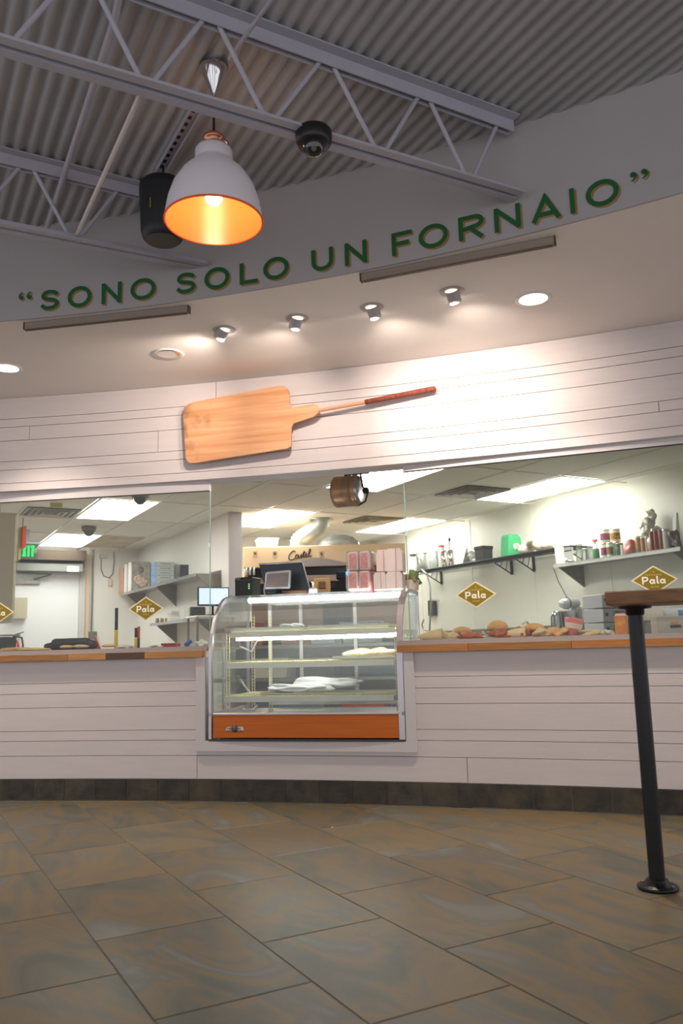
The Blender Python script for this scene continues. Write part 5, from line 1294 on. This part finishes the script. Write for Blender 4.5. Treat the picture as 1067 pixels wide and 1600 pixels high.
# wire shelf load
zz = zw+.002; tq = 6.70
can(640, 650, 866, tq, zz, 'small white bottle at the far end of the wire shelf', white_pl, 'bottle', 'bottle', black, gws, botp)
can(650, 669, 864, tq, zz, 'steel cooking pot near the far end of the wire shelf', steel, 'cooking_pot', 'pot', steel_d, gws)
e, p, w_, h_ = can(668, 686, 861, tq, zz, 'clear tub holding white stick brushes on the wire shelf', glass_plastic, 'clear_tub', 'tub', None, gws, [(.8, 0), (1, 1), (.97, 1), (.77, .03)])
for j, (dx_, dz, hh) in enumerate(((-.10, 0, .26), (-.06, .02, .20), (.03, 0, .28), (.08, .01, .22))):
    q = p+Bv*(.02*(j-1.5)*.5)+Vector((0, 0, .01)); solo(MB().cyl((0, 0, 0), Vector((dx_, 0, hh)), .012, n=8).blob((dx_, 0, hh), (.018, .018, .018), j, 0, 1), 'stick_brush', white_pl, 'white stick brush leaning in the clear tub, %s' % ['first from left', 'second from left', 'third from left', 'rightmost'][j], 'brush', q, RZ, 'white stick brushes')
can(684, 694, 852, tq, zz, 'jar with a red lid behind the steel cups on the wire shelf', pm('jar_grey', (190, 190, 186), .3), 'jar', 'jar', red, gws)
can(688, 699, 859, tq-.05, zz, 'left polished steel cup on the wire shelf', chrome, 'steel_cup', 'cup', None, gws)
e, p, w_, h_ = can(698, 709, 858, tq-.05, zz, 'right polished steel cup holding a black spoon on the wire shelf', chrome, 'steel_cup', 'cup', None, gws)
solo(MB().cyl((0, 0, .02), (.02, 0, .34), .007, n=8).blob((0.022, 0, .36), (.02, .008, .03), 2, 0, 2), 'spoon', black, 'long black spoon standing in the polished steel cup', 'spoon', p-Bv*.03, RZ)
p, w_, h_ = onshelf(714, 730, 854, tq, zz)
solo(MB().prism([(-w_/2, 0), (w_/2, 0), (w_*.1, h_)], (1, 0, 0), (0, 0, 1), (0, -.08, 0), (0, .16, 0)), 'foil_packet', foil, 'triangular foil packet on the wire shelf', 'packet', p, RZ, gws)
p, w_, h_ = onshelf(729, 745, 862, tq+.08, zz)
solo(MB().blob((0, 0, h_/2), (w_/2, .12, h_/2), 12, .2, 3, 4, flat=.9), 'plastic_bag', glass_plastic, 'clear plastic bag between the foil packet and the black tub', 'bag', p, RZ, gws)
p, w_, h_ = onshelf(744, 766, 853.5, tq, zz)
e = T('black_tub', 'black lidded food tub on the middle of the wire shelf', 'tub', p, RZ, gws); MB().prism([(-w_*.4, 0), (w_*.4, 0), (w_*.46, h_*.8), (-w_*.46, h_*.8)], (1, 0, 0), (0, 0, 1), (0, -.08, 0), (0, .16, 0)).build('tub', dgrey, e); MB().box((0, 0, h_*.88), (w_, .18, h_*.2), bev=.006).build('lid', black, e)
p, w_, h_ = onshelf(783, 812, 836, tq-.02, zz)
e = T('green_jug', 'green plastic detergent jug with white oval label on the wire shelf', 'jug', p, RZ, gws); gj = pm('jug_green', (60, 170, 110), .4)
MB().prism([(-w_*.5, 0), (w_*.42, 0), (w_*.46, h_*.55), (w_*.42, h_*.85), (w_*.2, h_), (-w_*.28, h_), (-w_*.4, h_*.9)], (1, 0, 0), (0, 0, 1), (0, -.07, 0), (0, .14, 0)).build('body', gj, e)
MB().lathe([(.0001, 0), (w_*.24, 0), (w_*.24, .003), (.0001, .003)], c=(w_*.12, -.071, h_*.42), n=24, axis=(0, -1, 0), sq=.8).build('oval_label', paper, e, label='white oval label')
for k in range(3): MB().box((w_*.12, -.076, h_*(.5-.09*k)), (w_*.24, .002, .010)).build('print_line', gj, e)
MB().tube([(w_*.2, 0, h_*.98), (w_*.45, 0, h_*1.02), (w_*.5, 0, h_*.7)], .016, n=8).build('handle', gj, e)
for j, (u0, u1, vt, zz_) in enumerate(((808, 838, 846, 0), (832, 862, 842, .0), (818, 852, 838, .06), (848, 872, 846, 0))):
    p, w_, h_ = onshelf(u0, u1, vt, tq, zz+zz_)
    solo(MB().blob((0, 0, h_*.5), (w_/2, .12, max(.04, h_*.55)), 60+j, .18, 3, 4, flat=.85), 'bread_bag', pm('bagged_bread', (214, 196, 168), .35, rgb2=(232, 222, 204), vs=10, bump=.5, bs=12), 'clear bag of bread on the wire shelf, %s' % ['left one beside the green jug', 'middle one of the front row', 'one lying on top of the others', 'rightmost small one'][j], 'bag', p, RZ, 'bags of bread on the wire shelf')
# steel shelf load
z3 = zs3+.002; t3 = 6.66
p, w_, h_ = onshelf(871, 892, 854, 6.62, z3)
e = T('white_bin', 'white square bin at the left end of the steel shelf', 'bin', p, RZ, gsh); MB().prism([(-w_*.42, 0), (w_*.42, 0), (w_/2, h_), (-w_/2, h_)], (1, 0, 0), (0, 0, 1), (0, -.06, 0), (0, .14, 0)).build('tub', white_pl, e); MB().box((0, .01, h_), (w_*1.04, .16, .01), bev=.003).build('rim', white_pl, e)
p, w_, h_ = onshelf(882, 897, 868, TS+.03, z3)
e = T('clamp', 'shiny chrome clamp lying at the left end of the steel shelf', 'clamp', p, RZ, gsh); MB().cyl((-w_*.4, 0, .018), (w_*.5, 0, .018), .014, n=12).build('body', chrome, e); MB().lathe([(.012, 0), (.022, .004), (.022, .014), (.012, .018)], c=(-w_*.45, 0, .022), n=14, axis=(-1, 0, 0)).build('knob', chrome, e)
for j, (u0, u1, vt) in enumerate(((899, 909, 849), (909, 919, 857), (917, 926, 853))):
    can(u0, u1, vt, 6.72, z3, 'clear glass jar behind the shelf edge, %s of three' % ['leftmost', 'middle', 'rightmost'][j], glassm('jar_glass', (220, 226, 220), .8, .05, haze=.12), 'glass_jar', 'jar', steel_d if j == 1 else None)
can(925, 933, 843, t3, z3, 'small white bottle with pointed cap on the steel shelf', white_pl, 'bottle', 'bottle', orange_pl, gsh, botp)
can(925, 936, 857, 6.58, z3, 'low green tin at the front of the steel shelf', pm('tin_green', (70, 128, 84), .4), 'tin', 'tin', None)
wcan = pm('can_cream', (226, 218, 190), .4); bcan = pm('can_label_blue', (62, 84, 150), .5, rgb2=(190, 60, 50), vs=20); ycan = pm('can_label_yellow', (206, 170, 60), .5, rgb2=(140, 60, 40), vs=24)
p, w_, h1 = onshelf(938, 949, 849, 6.62, z3); hc = h1
can(938, 948, 849, 6.62, z3, 'can with blue and red label on the steel shelf, lower left of the stacked cans', wcan, band_=bcan, lid=steel)
can(947, 958, 848, 6.62, z3, 'white and green can beneath the stacked cream cans', pm('can_green_white', (200, 222, 200), .4), band_=pm('can_green', (40, 130, 70), .5, rgb2=(200, 60, 60), vs=24), lid=steel)
can(957, 968, 847, 6.62, z3, 'dark green can beneath the right cream can', pm('can_dgreen', (50, 110, 60), .4), lid=steel)
e, p, w_, _ = can(937, 952, 828, 6.66, z3, 'left of the two cream cans standing on the row of smaller cans', wcan, band_=bcan, lid=steel, h=.14); X = ont(944.5, 828, 6.66); e.location = K(s_of(X), 6.66, X.z-.14)
e, p, w_, _ = can(953, 968, 827, 6.66, z3, 'right of the two cream cans standing on the row of smaller cans', wcan, band_=ycan, lid=steel, h=.14); X = ont(960.5, 827, 6.66); e.location = K(s_of(X), 6.66, X.z-.14)
can(961, 973, 849, 6.58, z3, 'squat glass jar with a gold lid on the steel shelf', glassm('jar_glass', (220, 226, 220), .8, .05, haze=.12), 'glass_jar', 'jar', pm('gold_lid', (190, 140, 60), .3, .6))
p, w_, h_ = onshelf(974, 992, 842, 6.62, z3)
solo(MB().blob((0, 0, h_*.42), (w_*.5, .06, h_*.5), 71, .25, 3, 3, flat=.8), 'snack_bag', pm('red_bag', (196, 60, 50), .45, rgb2=(236, 214, 200), vs=9), 'red and white crumpled bag on the steel shelf', 'bag', p, RZ, gsh)
for j, (u0, u1, vt) in enumerate(((992, 1000, 838), (1000, 1007, 839), (1007, 1014, 838))):
    can(u0, u1, vt, 6.64, z3, 'glass jar of brown spice beside the red bag, %s of three' % ['leftmost', 'middle', 'rightmost'][j], pm('jar_brown_spice', (190, 150, 110), .3), 'spice_jar', 'jar', pm('clear_lid', (226, 222, 212), .3))
for j, (u0, u1, vt) in enumerate(((1014, 1020, 829), (1020, 1027, 828), (1028, 1035, 827))):
    can(u0, u1, vt, 6.60, z3, 'tall steel topped jar of red spice on the steel shelf, %s of three' % ['leftmost', 'middle', 'rightmost'][j], pm('jar_red_spice', (150, 70, 50), .3), 'spice_jar', 'jar', None, gsh, band_=None)
    can(u0, u1, vt, 6.598, z3, '', steel, 'x', 'x') if False else None
can(1034, 1045, 827, 6.62, z3, 'clear jar with white contents right of the tall spice jars', pm('jar_white', (222, 216, 206), .3), 'glass_jar', 'jar', steel)
p, w_, h_ = onshelf(1045, 1061, 830, 6.64, z3)
solo(MB().blob((0, 0, h_*.45), (w_*.5, .07, h_*.5), 75, .35, 3, 5, flat=.85), 'utensil_bundle', pm('dark_metal_bundle', (92, 84, 80), .35, .6, bump=.8, bs=30), 'dark bundle of small utensils at the right end of the steel shelf', 'utensils', p, RZ, gsh)
p, w_, h_ = onshelf(988, 1032, 796, 6.78, z3)
rn = random.Random(5); mb = MB()
for q in ((-.24, .25, .24), (.05, .3, .28), (.22, .22, .2), (-.05, .62, .22), (.12, .80, .17), (-.10, .42, .22)): mb.blob((w_*q[0], 0, h_*q[1]), (w_*q[2], .07, h_*q[2]), rn.randrange(99), .2, 3, 5)
solo(mb, 'foil_heap', foil, 'big crumpled heap of foil trays piled on the back of the steel shelf', 'foil', p, RZ, gsh)
p, w_, h_ = onshelf(1008, 1044, 817, 6.74, z3)
mb = MB()
for q in ((-.25, .35, .3), (.05, .5, .38), (.27, .4, .26)): mb.blob((w_*q[0], 0, h_*q[1]), (w_*q[2], .06, h_*q[2]), rn.randrange(99), .2, 3, 5)
solo(mb, 'foil_heap', foil, 'smaller crumpled foil mound just above the spice jars', 'foil', p, RZ, gsh)
p, w_, h_ = onshelf(1045, 1059, 801, 6.74, z3)
solo(MB().prism([(-w_/2, 0), (w_/2, 0), (w_/2, h_), (w_*.2, h_)], (1, 0, 0), (0, 0, 1), (0, -.02, 0), (0, .04, 0)), 'white_board', white_pl, 'white triangular board leaning at the right end of the steel shelf', 'board', p, RZ, gsh)
a = ont(921, 872, TS+.03); b = ont(1021, 854, TS+.03)
solo(MB().box((0, 0, .006), (.10, abs(s_of(a)-s_of(b)), .010), bev=.003), 'long_tray', white_pl, 'long thin white tray along the front of the steel shelf', 'tray', K((s_of(a)+s_of(b))/2, TS+.055, z3-.001), RZ, gsh) if False else None
# equipment column at the right edge
sE = s_of(ont(1066, 850, 6.35)); zt_, zb_ = ont(1066, 786, 6.35).z, ont(1064, 902, 6.35).z
e = T('control_column', 'grey and black machine column with red and green buttons at the right edge', 'machine', K(sE-.02, 6.42, zb_), RZ)
MB().box((.12, -.1, (zt_-zb_)*.5), (.2, .2, zt_-zb_), bev=.01).build('body', steel_d, e); MB().box((.0, -.1, (zt_-zb_)*.45), (.03, .14, (zt_-zb_)*.95), bev=.004).build('black_edge', black, e)
MB().box((.1, -.1, (zt_-zb_)*1.03), (.22, .2, .06), bev=.01).build('cap', black, e); MB().cyl((-.0, -.1, -.05), (-.0, -.1, .0), .03, n=12).build('knob', dgrey, e)
for f, mt, nm in ((.57, red, 'red'), (.33, pm('button_green', (20, 150, 110), .4), 'green')): MB().cyl((-.03, -.1, (zt_-zb_)*f), (-.01, -.1, (zt_-zb_)*f), .022, n=16).build('button', mt, e, label=nm+' push button')
MB().box((.35, -.1, (zt_-zb_)/2), (.30, .06, .12)).build('wall_arm', steel_d, e)
# faucet with spring hose
tf = 6.48
fp = [ont(u, v, tf) for u, v in ((671, 988), (673, 945), (672, 915), (667, 898), (659, 890), (652, 894), (650, 908), (649, 925))]
e = T('spray_faucet', 'tall spring hose spray faucet on the right kitchen wall beside the case', 'faucet', K(s_of(fp[0]), tf, fp[0].z), RZ)
MB().tube(fp[:4], .012, n=8).build('riser', steel, e, world=True); MB().tube([p for p in fp[3:]], .018, n=10).build('spring_hose', pm('spring_grey', (110, 112, 108), .35, .8, bump=.6, bs=120), e, world=True)
MB().tube([ont(649, 925, tf), ont(649, 940, tf)], [.02, .032], n=10).build('spray_head', black, e, world=True)
MB().tube([ont(672, 938, tf), ont(686, 938, TR-.03)], .010, n=8).build('wall_bracket', steel, e, world=True)
MB().tube([ont(671, 986, tf), ont(662, 984, tf), ont(659, 976, tf), ont(662, 968, tf)], .012, n=8).build('supply_pipe', steel, e, world=True)
a, b = ont(664, 938, 6.8), ont(669, 962, 6.8)
solo(MB().box((0, 0, 0), (.05, .16, a.z-b.z), bev=.005), 'switch_box', dgrey, 'dark grey switch box on the wall behind the spray faucet', 'switch box', K(s_of((a+b)/2), TR-.03, (a.z+b.z)/2), RZ)
# sink and worktable along the right wall
zlip = ont(750, 984, TR-.06).z
s0w, s1w = 4.6, 9.9
e = T('steel_worktable', 'long stainless worktable with raised backsplash along the right kitchen wall', 'worktable', K((s0w+s1w)/2, 6.55, 0), RZ)
MB().box((0, 0, .88), (.70, s1w-s0w, .03), bev=.004).build('table_top', steel_d, e)
MB().box((.33, 0, (zlip+.88)/2), (.025, s1w-s0w, zlip-.88+.02), bev=.003).build('backsplash', steel_d, e)
for sx in (-1, 1):
    for k in range(4): MB().cyl((sx*.31, (s1w-s0w)*(-.47+.313*k), 0), (sx*.31, (s1w-s0w)*(-.47+.313*k), .87), .02, n=8).build('leg', steel_d, e)
ZW = .896
# stand mixer
X = ont(892, 934, 6.40); sx_ = s_of(X); hM = X.z-ZW; wM = 34/F_PX*dep(X)
e = T('stand_mixer', 'silver stand mixer with steel bowl on the right worktable', 'mixer', K(sx_, 6.40, ZW), RZ)
mix = pm('mixer_silver', (206, 206, 208), .3, .3)
MB().lathe([(.01, -wM*.56), (.045, -wM*.53), (.058, -wM*.35), (.062, 0), (.058, wM*.3), (.045, wM*.46), (.01, wM*.5)], c=(0, .02, hM-.06), n=24, axis=(1, 0, .04)).build('head', mix, e)
MB().box((wM*.36, .02, (hM-.1)/2), (.09, .11, hM-.1), bev=.02).build('column', mix, e); MB().box((-.02, .02, .02), (wM*1.0, .2, .035), bev=.012).build('base', mix, e)
MB().lathe([(.05, .04), (.085, .07), (.104, .14), (.11, hM-.14)], c=(-wM*.10, .0, 0), n=28).build('bowl', steel, e)
MB().cyl((-wM*.1, 0, hM-.20), (-wM*.1, 0, hM-.10), .025, n=12).build('beater_shaft', chrome, e); MB().lathe([(.0605, -.006), (.064, -.005), (.064, .005), (.0605, .006)], c=(-wM*.2, .02, hM-.06), n=24, axis=(1, 0, .04), cap=False).build('trim_band', dgrey, e)
MB().cyl((wM*.45, -.03, hM*.62), (wM*.62, -.03, hM*.72), .008, n=8).build('lever', steel, e)
e, p, w_, h_ = can(862, 876, 955, 6.22, ZW, 'steel pitcher with a handle left of the stand mixer', steel, 'pitcher', 'pitcher', None, 'things on the right worktable', [(.85, 0), (1, .3), (.92, .8), (1.0, 1), (.96, 1), (.9, .8)])
MB().tube([(-w_*.45, 0, h_*.9), (-w_*.8, 0, h_*.8), (-w_*.8, 0, h_*.35), (-w_*.45, 0, h_*.25)], .009, n=8).build('handle', steel_d, e)
p, w_, h_ = onshelf(909, 921, 947, 6.5, ZW)
solo(MB().tube([(-w_/2, 0, 0), (-w_/2, 0, h_), (w_/2, 0, h_), (w_/2, 0, 0)], .006, n=8).tube([(-w_/2, 0, h_*.55), (w_/2, 0, h_*.45)], .006, n=8), 'wire_rack', steel_d, 'small wire rack right of the stand mixer', 'rack', p, RZ)
# tap seen at the counter edge
p = ont(826, 975, 6.55); e = T('sink_tap', 'chrome sink tap with dark base left of the third sandwich', 'tap', K(s_of(p), 6.55, ZW), RZ)
MB().cyl((0, 0, 0), (0, 0, p.z-ZW), .02, n=12).build('body', steel_d, e); MB().tube([(0, 0, p.z-ZW), (-.05, -.02, p.z-ZW+.03), (-.14, -.05, p.z-ZW+.0)], .014, n=10).build('spout', chrome, e)
rod('slanted_cable', [ont(864, 885, 6.9), ont(872, 908, 6.9), ont(887, 936, 6.9)], .005, 'thin dark cable slanting down the wall above the stand mixer', 'cable', dgrey)
# drawer boxes, stack of three
grey_box = pm('storage_grey', (196, 196, 202), .4)
XX = ont(950, 928, 6.15); sB3 = s_of(XX); hB = (XX.z-ZW)/3; wB = 54/F_PX*dep(XX)
for k in range(3):
    e = T('storage_box', 'grey storage box with a dark latch on the right worktable, %s of three' % ['bottom', 'middle', 'top'][k], 'storage box', K(sB3, 6.15+.05, ZW+hB*k+.001), RZ, 'stacked grey storage boxes')
    MB().box((0, .1, hB/2-.004), (wB, .26, hB-.008), bev=.008).build('body', grey_box, e); MB().box((-wB*.37, -.034, hB*.55), (wB*.10, .014, hB*.22), bev=.003).build('latch', dgrey, e)
    MB().box((wB*.14, -.032, hB*.62), (wB*.50, .004, hB*.34)).build('label_strip', pm('label_grey', (150, 152, 158), .5), e); MB().box((wB*.14, -.035, hB*.72), (wB*.34, .002, hB*.10)).build('print', dgrey, e)
# right counter front row beside the pole
def cbox(u0, u1, vt, off, d, name, mat, label, cat, rz=-.4, bev=.004, grp=None, z=ZC):
    p = cpos((u0+u1)/2, off, z); w_ = csize(u0, u1, off); h_ = ctop((u0+u1)/2, vt, off)-z
    e = T(name, label, cat, p, rz, grp); MB().box((0, d/2, h_/2), (w_, d, h_), bev=bev).build('body', mat, e); return e, w_, h_
e, w_, h_ = cbox(963, 981, 962, .18, .06, 'juice_carton', pm('juice_orange', (240, 176, 60), .5, rgb2=(226, 96, 50), vs=22), 'orange and yellow juice carton left of the black table pole', 'carton')
MB().prism([(-w_/2, h_), (w_/2, h_), (w_*.35, h_+.012), (-w_*.35, h_+.012)], (1, 0, 0), (0, 0, 1), (0, 0, 0), (0, .06, 0)).build('gable', white_pl, e); MB().cyl((w_*.1, .03, h_), (w_*.1, .03, h_+.022), .01, n=12).build('cap', red, e)
p = cpos(986, .28); r_ = csize(979, 993, .28)/2; h_ = ctop(986, 953, .28)-ZC
e = T('milk_bottle', 'white bottle with a red cap behind the juice carton', 'bottle', p); MB().lathe([(r_*a, h_*b) for a, b in botp], n=20).build('body', white_pl, e); MB().cyl((0, 0, h_*.88), (0, 0, h_), r_*.5, n=14).build('cap', red, e)
p = cpos(950, .20); w_ = csize(943, 963, .2)
solo(MB().blob((0, 0, .016), (w_*.5, .05, .020), 90, .3, 3, 5, flat=.7), 'crumpled_napkin', paper, 'crumpled white napkin between the grey boxes and the juice carton', 'napkin', p)
e, w_, h_ = cbox(1031, 1085, 962, .25, .10, 'parcel', pm('parcel_grey', (188, 184, 176), .6), 'grey carton with an orange stripe at the right end of the counter', 'carton')
MB().box((w_*.0, -.001, h_*.42), (w_*.3, .002, h_*.16)).build('dark_print', dgrey, e); MB().box((-w_*.02, -.0012, h_*.60), (w_*.22, .002, h_*.14)).build('orange_stripe', pm('stripe_orange', (214, 140, 60), .5), e)
e, w_, h_ = cbox(1040, 1090, 950, .38, .10, 'parcel', pm('parcel_white', (232, 232, 232), .6), 'white carton with blue ends behind the grey striped carton', 'carton', z=ZC)
MB().box((w_*.1, -.001, h_*.8), (w_*.25, .002, h_*.25)).build('blue_print', blue, e)
e, w_, h_ = cbox(1020, 1040, 951, .34, .09, 'parcel', pm('parcel_plain', (222, 214, 206), .6), 'small plain white carton just right of the table pole', 'carton', z=ZC)
# pink paper cup lying tilted
p = cpos(897, .12); w_ = csize(882, 912, .12); h_ = ctop(897, 965, .12)-ZC
e = T('pink_cup', 'pink and white paper cup standing tilted at the counter edge', 'cup', p, 0); ax_ = Vector((.22, 0, 1))
MB().lathe([(w_*.22, 0), (w_*.40, h_*.45), (w_*.50, h_*.86), (w_*.46, h_*.98), (w_*.3, h_*1.0)], c=(-.01, 0, 0), n=24, axis=ax_).build('body', pm('cup_pink', (226, 108, 104), .5, rgb2=(238, 170, 160), vs=14), e)
MB().lathe([(w_*.395, h_*.42), (w_*.47, h_*.70)], c=(-.01, 0, 0), n=24, axis=ax_, cap=False).build('white_band', pm('band_white', (244, 226, 222), .5), e) if True else None
# sandwiches along the right counter
gsw = 'sandwiches along the right counter'
def bun_top(w, h, seed, mat=bread): return MB().blob((0, 0, 0), (w/2, w*.42, h), seed, .05, 3, 2, flat=.25)
def sandwich(u0, u1, vt, off, label, seed, tall=False):
    p = cpos((u0+u1)/2, off); w_ = csize(u0, u1, off); h_ = max(.035, ctop((u0+u1)/2, vt, off)-ZC); e = T('sandwich', label, 'sandwich', p, -.3, gsw)
    MB().blob((0, 0, h_*.14), (w_*.48, w_*.40, h_*.14), seed, .06, 3, 2, flat=.8).build('bottom_bun', crumb, e)
    MB().blob((.004, -.01, h_*.33), (w_*.50, w_*.42, h_*.12), seed+1, .4, 3, 7).build('filling', meat, e)
    MB().blob((0, -.008, h_*.46), (w_*.49, w_*.42, h_*.07), seed+2, .5, 3, 8).build('lettuce', lettuce, e)
    b = MB().blob((0, 0, h_*.64), (w_*.49, w_*.42, h_*.37), seed+3, .05, 3, 2, flat=.4); b.build('top_bun', bread, e)
def wrap(u0, u1, vt, off, label, seed, mat=parchment, ang=-.3, cone=True):
    p = cpos((u0+u1)/2, off); w_ = csize(u0, u1, off); h_ = max(.02, ctop((u0+u1)/2, vt, off)-ZC); e = T('parchment_wrap', label, 'sandwich wrap', p, ang, gsw)
    MB().lathe([(.004, -w_*.5), (h_*.30, -w_*.25), (h_*.5, w_*.1), (h_*.58, w_*.4), (h_*.5, w_*.42), (h_*.3, w_*.3)], c=(0, 0, h_*.5), n=14, axis=(1, 0, .06), sq=1.2).build('paper', mat, e)
    MB().blob((w_*.42, 0, h_*.55), (w_*.14, h_*.5, h_*.42), seed, .4, 3, 6).build('filling', crumb if seed % 2 else meat, e)
def lump(u0, u1, vt, off, label, mat, name, cat, seed, amp=.35, dy=.05, ):
    p = cpos((u0+u1)/2, off); w_ = csize(u0, u1, off); h_ = max(.012, ctop((u0+u1)/2, vt, off)-ZC)
    solo(MB().blob((0, 0, h_*.5), (w_/2, dy, h_*.5), seed, amp, 3, 6, flat=.85), name, mat, label, cat, p, -.3, gsw)
lump(648, 912, 994.5, .10, 'long sheet of crumpled white paper under the sandwiches', paper, 'paper_sheet', 'paper', 102, .10, .07)
wrap(650, 696, 986, .06, 'cone of parchment paper at the left end of the sandwich row', 101)
lump(690, 722, 988, .10, 'pale shredded filling spilling out beside the parchment cone', crumb, 'shredded_filling', 'food', 103)
sandwich(707, 739, 979, .16, 'round sandwich with a plain golden bun, first in the row from the left', 110)
lump(719, 754, 988, .05, 'red brown browned meat in front of the first sandwich', meat, 'meat_slices', 'food', 104)
lump(750, 768, 988, .10, 'folded white paper between the first and second sandwiches', paper, 'paper_fold', 'paper', 105)
sandwich(763, 796, 970, .14, 'tall sandwich with green leaves showing under its golden bun, second in the row', 120)
lump(768, 800, 984, .05, 'browned filling at the foot of the tall sandwich', meat, 'meat_slices', 'food', 106)
wrap(778, 826, 984, .04, 'parchment wrapped sandwich lying in front of the third bun', 108)
lump(798, 822, 982, .09, 'red tomato filling between the tall sandwich and the third bun', meat, 'meat_slices', 'food', 107)
sandwich(817, 853, 973, .18, 'wide sandwich with a low golden bun, third in the row', 130)
lump(836, 862, 983, .06, 'pale open faced sandwich half with green bits right of the third bun', crumb, 'sandwich_half', 'sandwich', 109)
lump(856, 886, 980, .09, 'golden chips heaped left of the pink cup', bread, 'chips', 'food', 111, .5)
lump(908, 942, 984, .10, 'pale flat bread pieces right of the pink cup', crumb, 'bread_pieces', 'bread', 112, .4)

# ================================================================== FOREGROUND BAR TABLE
pb2 = onz(1028, 1388, .0); TY = pb2.y; txp = pb2.x
yc = TY
top_z1 = ony(960, 924, TY-.13).z; top_z0 = ony(960, 945.5, TY-.13).z
e = T('bar_table', 'high bar table with thick walnut top on a black pipe leg', 'table', (txp, TY, 0), 0)
xl = ony(945, 935, TY-.13).x-txp
slope = -.10
tw = pm('walnut_top', (146, 102, 62), .5, rgb2=(112, 76, 46), vs=2.0, stretch=(1.2, 14, 30), bump=.1, bs=8)
ry = RZ*0
m = MB().box((0, 0, 0), (1.25, .27, top_z1-top_z0), bev=.004)
A2 = -.42
R2 = Matrix.Rotation(A2, 3, 'Z')
lo = Vector((xl, -.13, (top_z0+top_z1)/2)); off_ = R2 @ Vector((-.625, -.135, 0))
m.v = [R2 @ v+(lo-off_) for v in m.v]
m.build('table_top', tw, e, label='thick walnut brown wooden top')
zt_ = top_z0
MB().cyl((0, 0, .012), (0, 0, zt_-.006), .0275, n=28).build('leg', black_m, e, label='black pipe leg')
MB().lathe([(.060, zt_-.001), (.060, zt_-.008), (.034, zt_-.012), (.033, zt_-.03), (.028, zt_-.034)], n=28, cap=False).build('upper_flange', black_m, e)
MB().lathe([(.0001, 0), (.068, 0), (.070, .004), (.070, .009), (.066, .012), (.04, .014), (.038, .03), (.034, .034)], n=32).build('floor_flange', black_m, e)
for k in range(4):
    a = PI/4+k*PI/2; MB().cyl((.055*math.cos(a), .055*math.sin(a), .010), (.055*math.cos(a), .055*math.sin(a), .016), .006, n=6).build('bolt', steel_d, e)
solo(MB().blob((0, 0, .004), (.006, .005, .004), 1, .2, 1), 'crumb', crumb, 'tiny white crumb on the floor tiles below the display case', 'crumb', onz(519, 1294, .001))
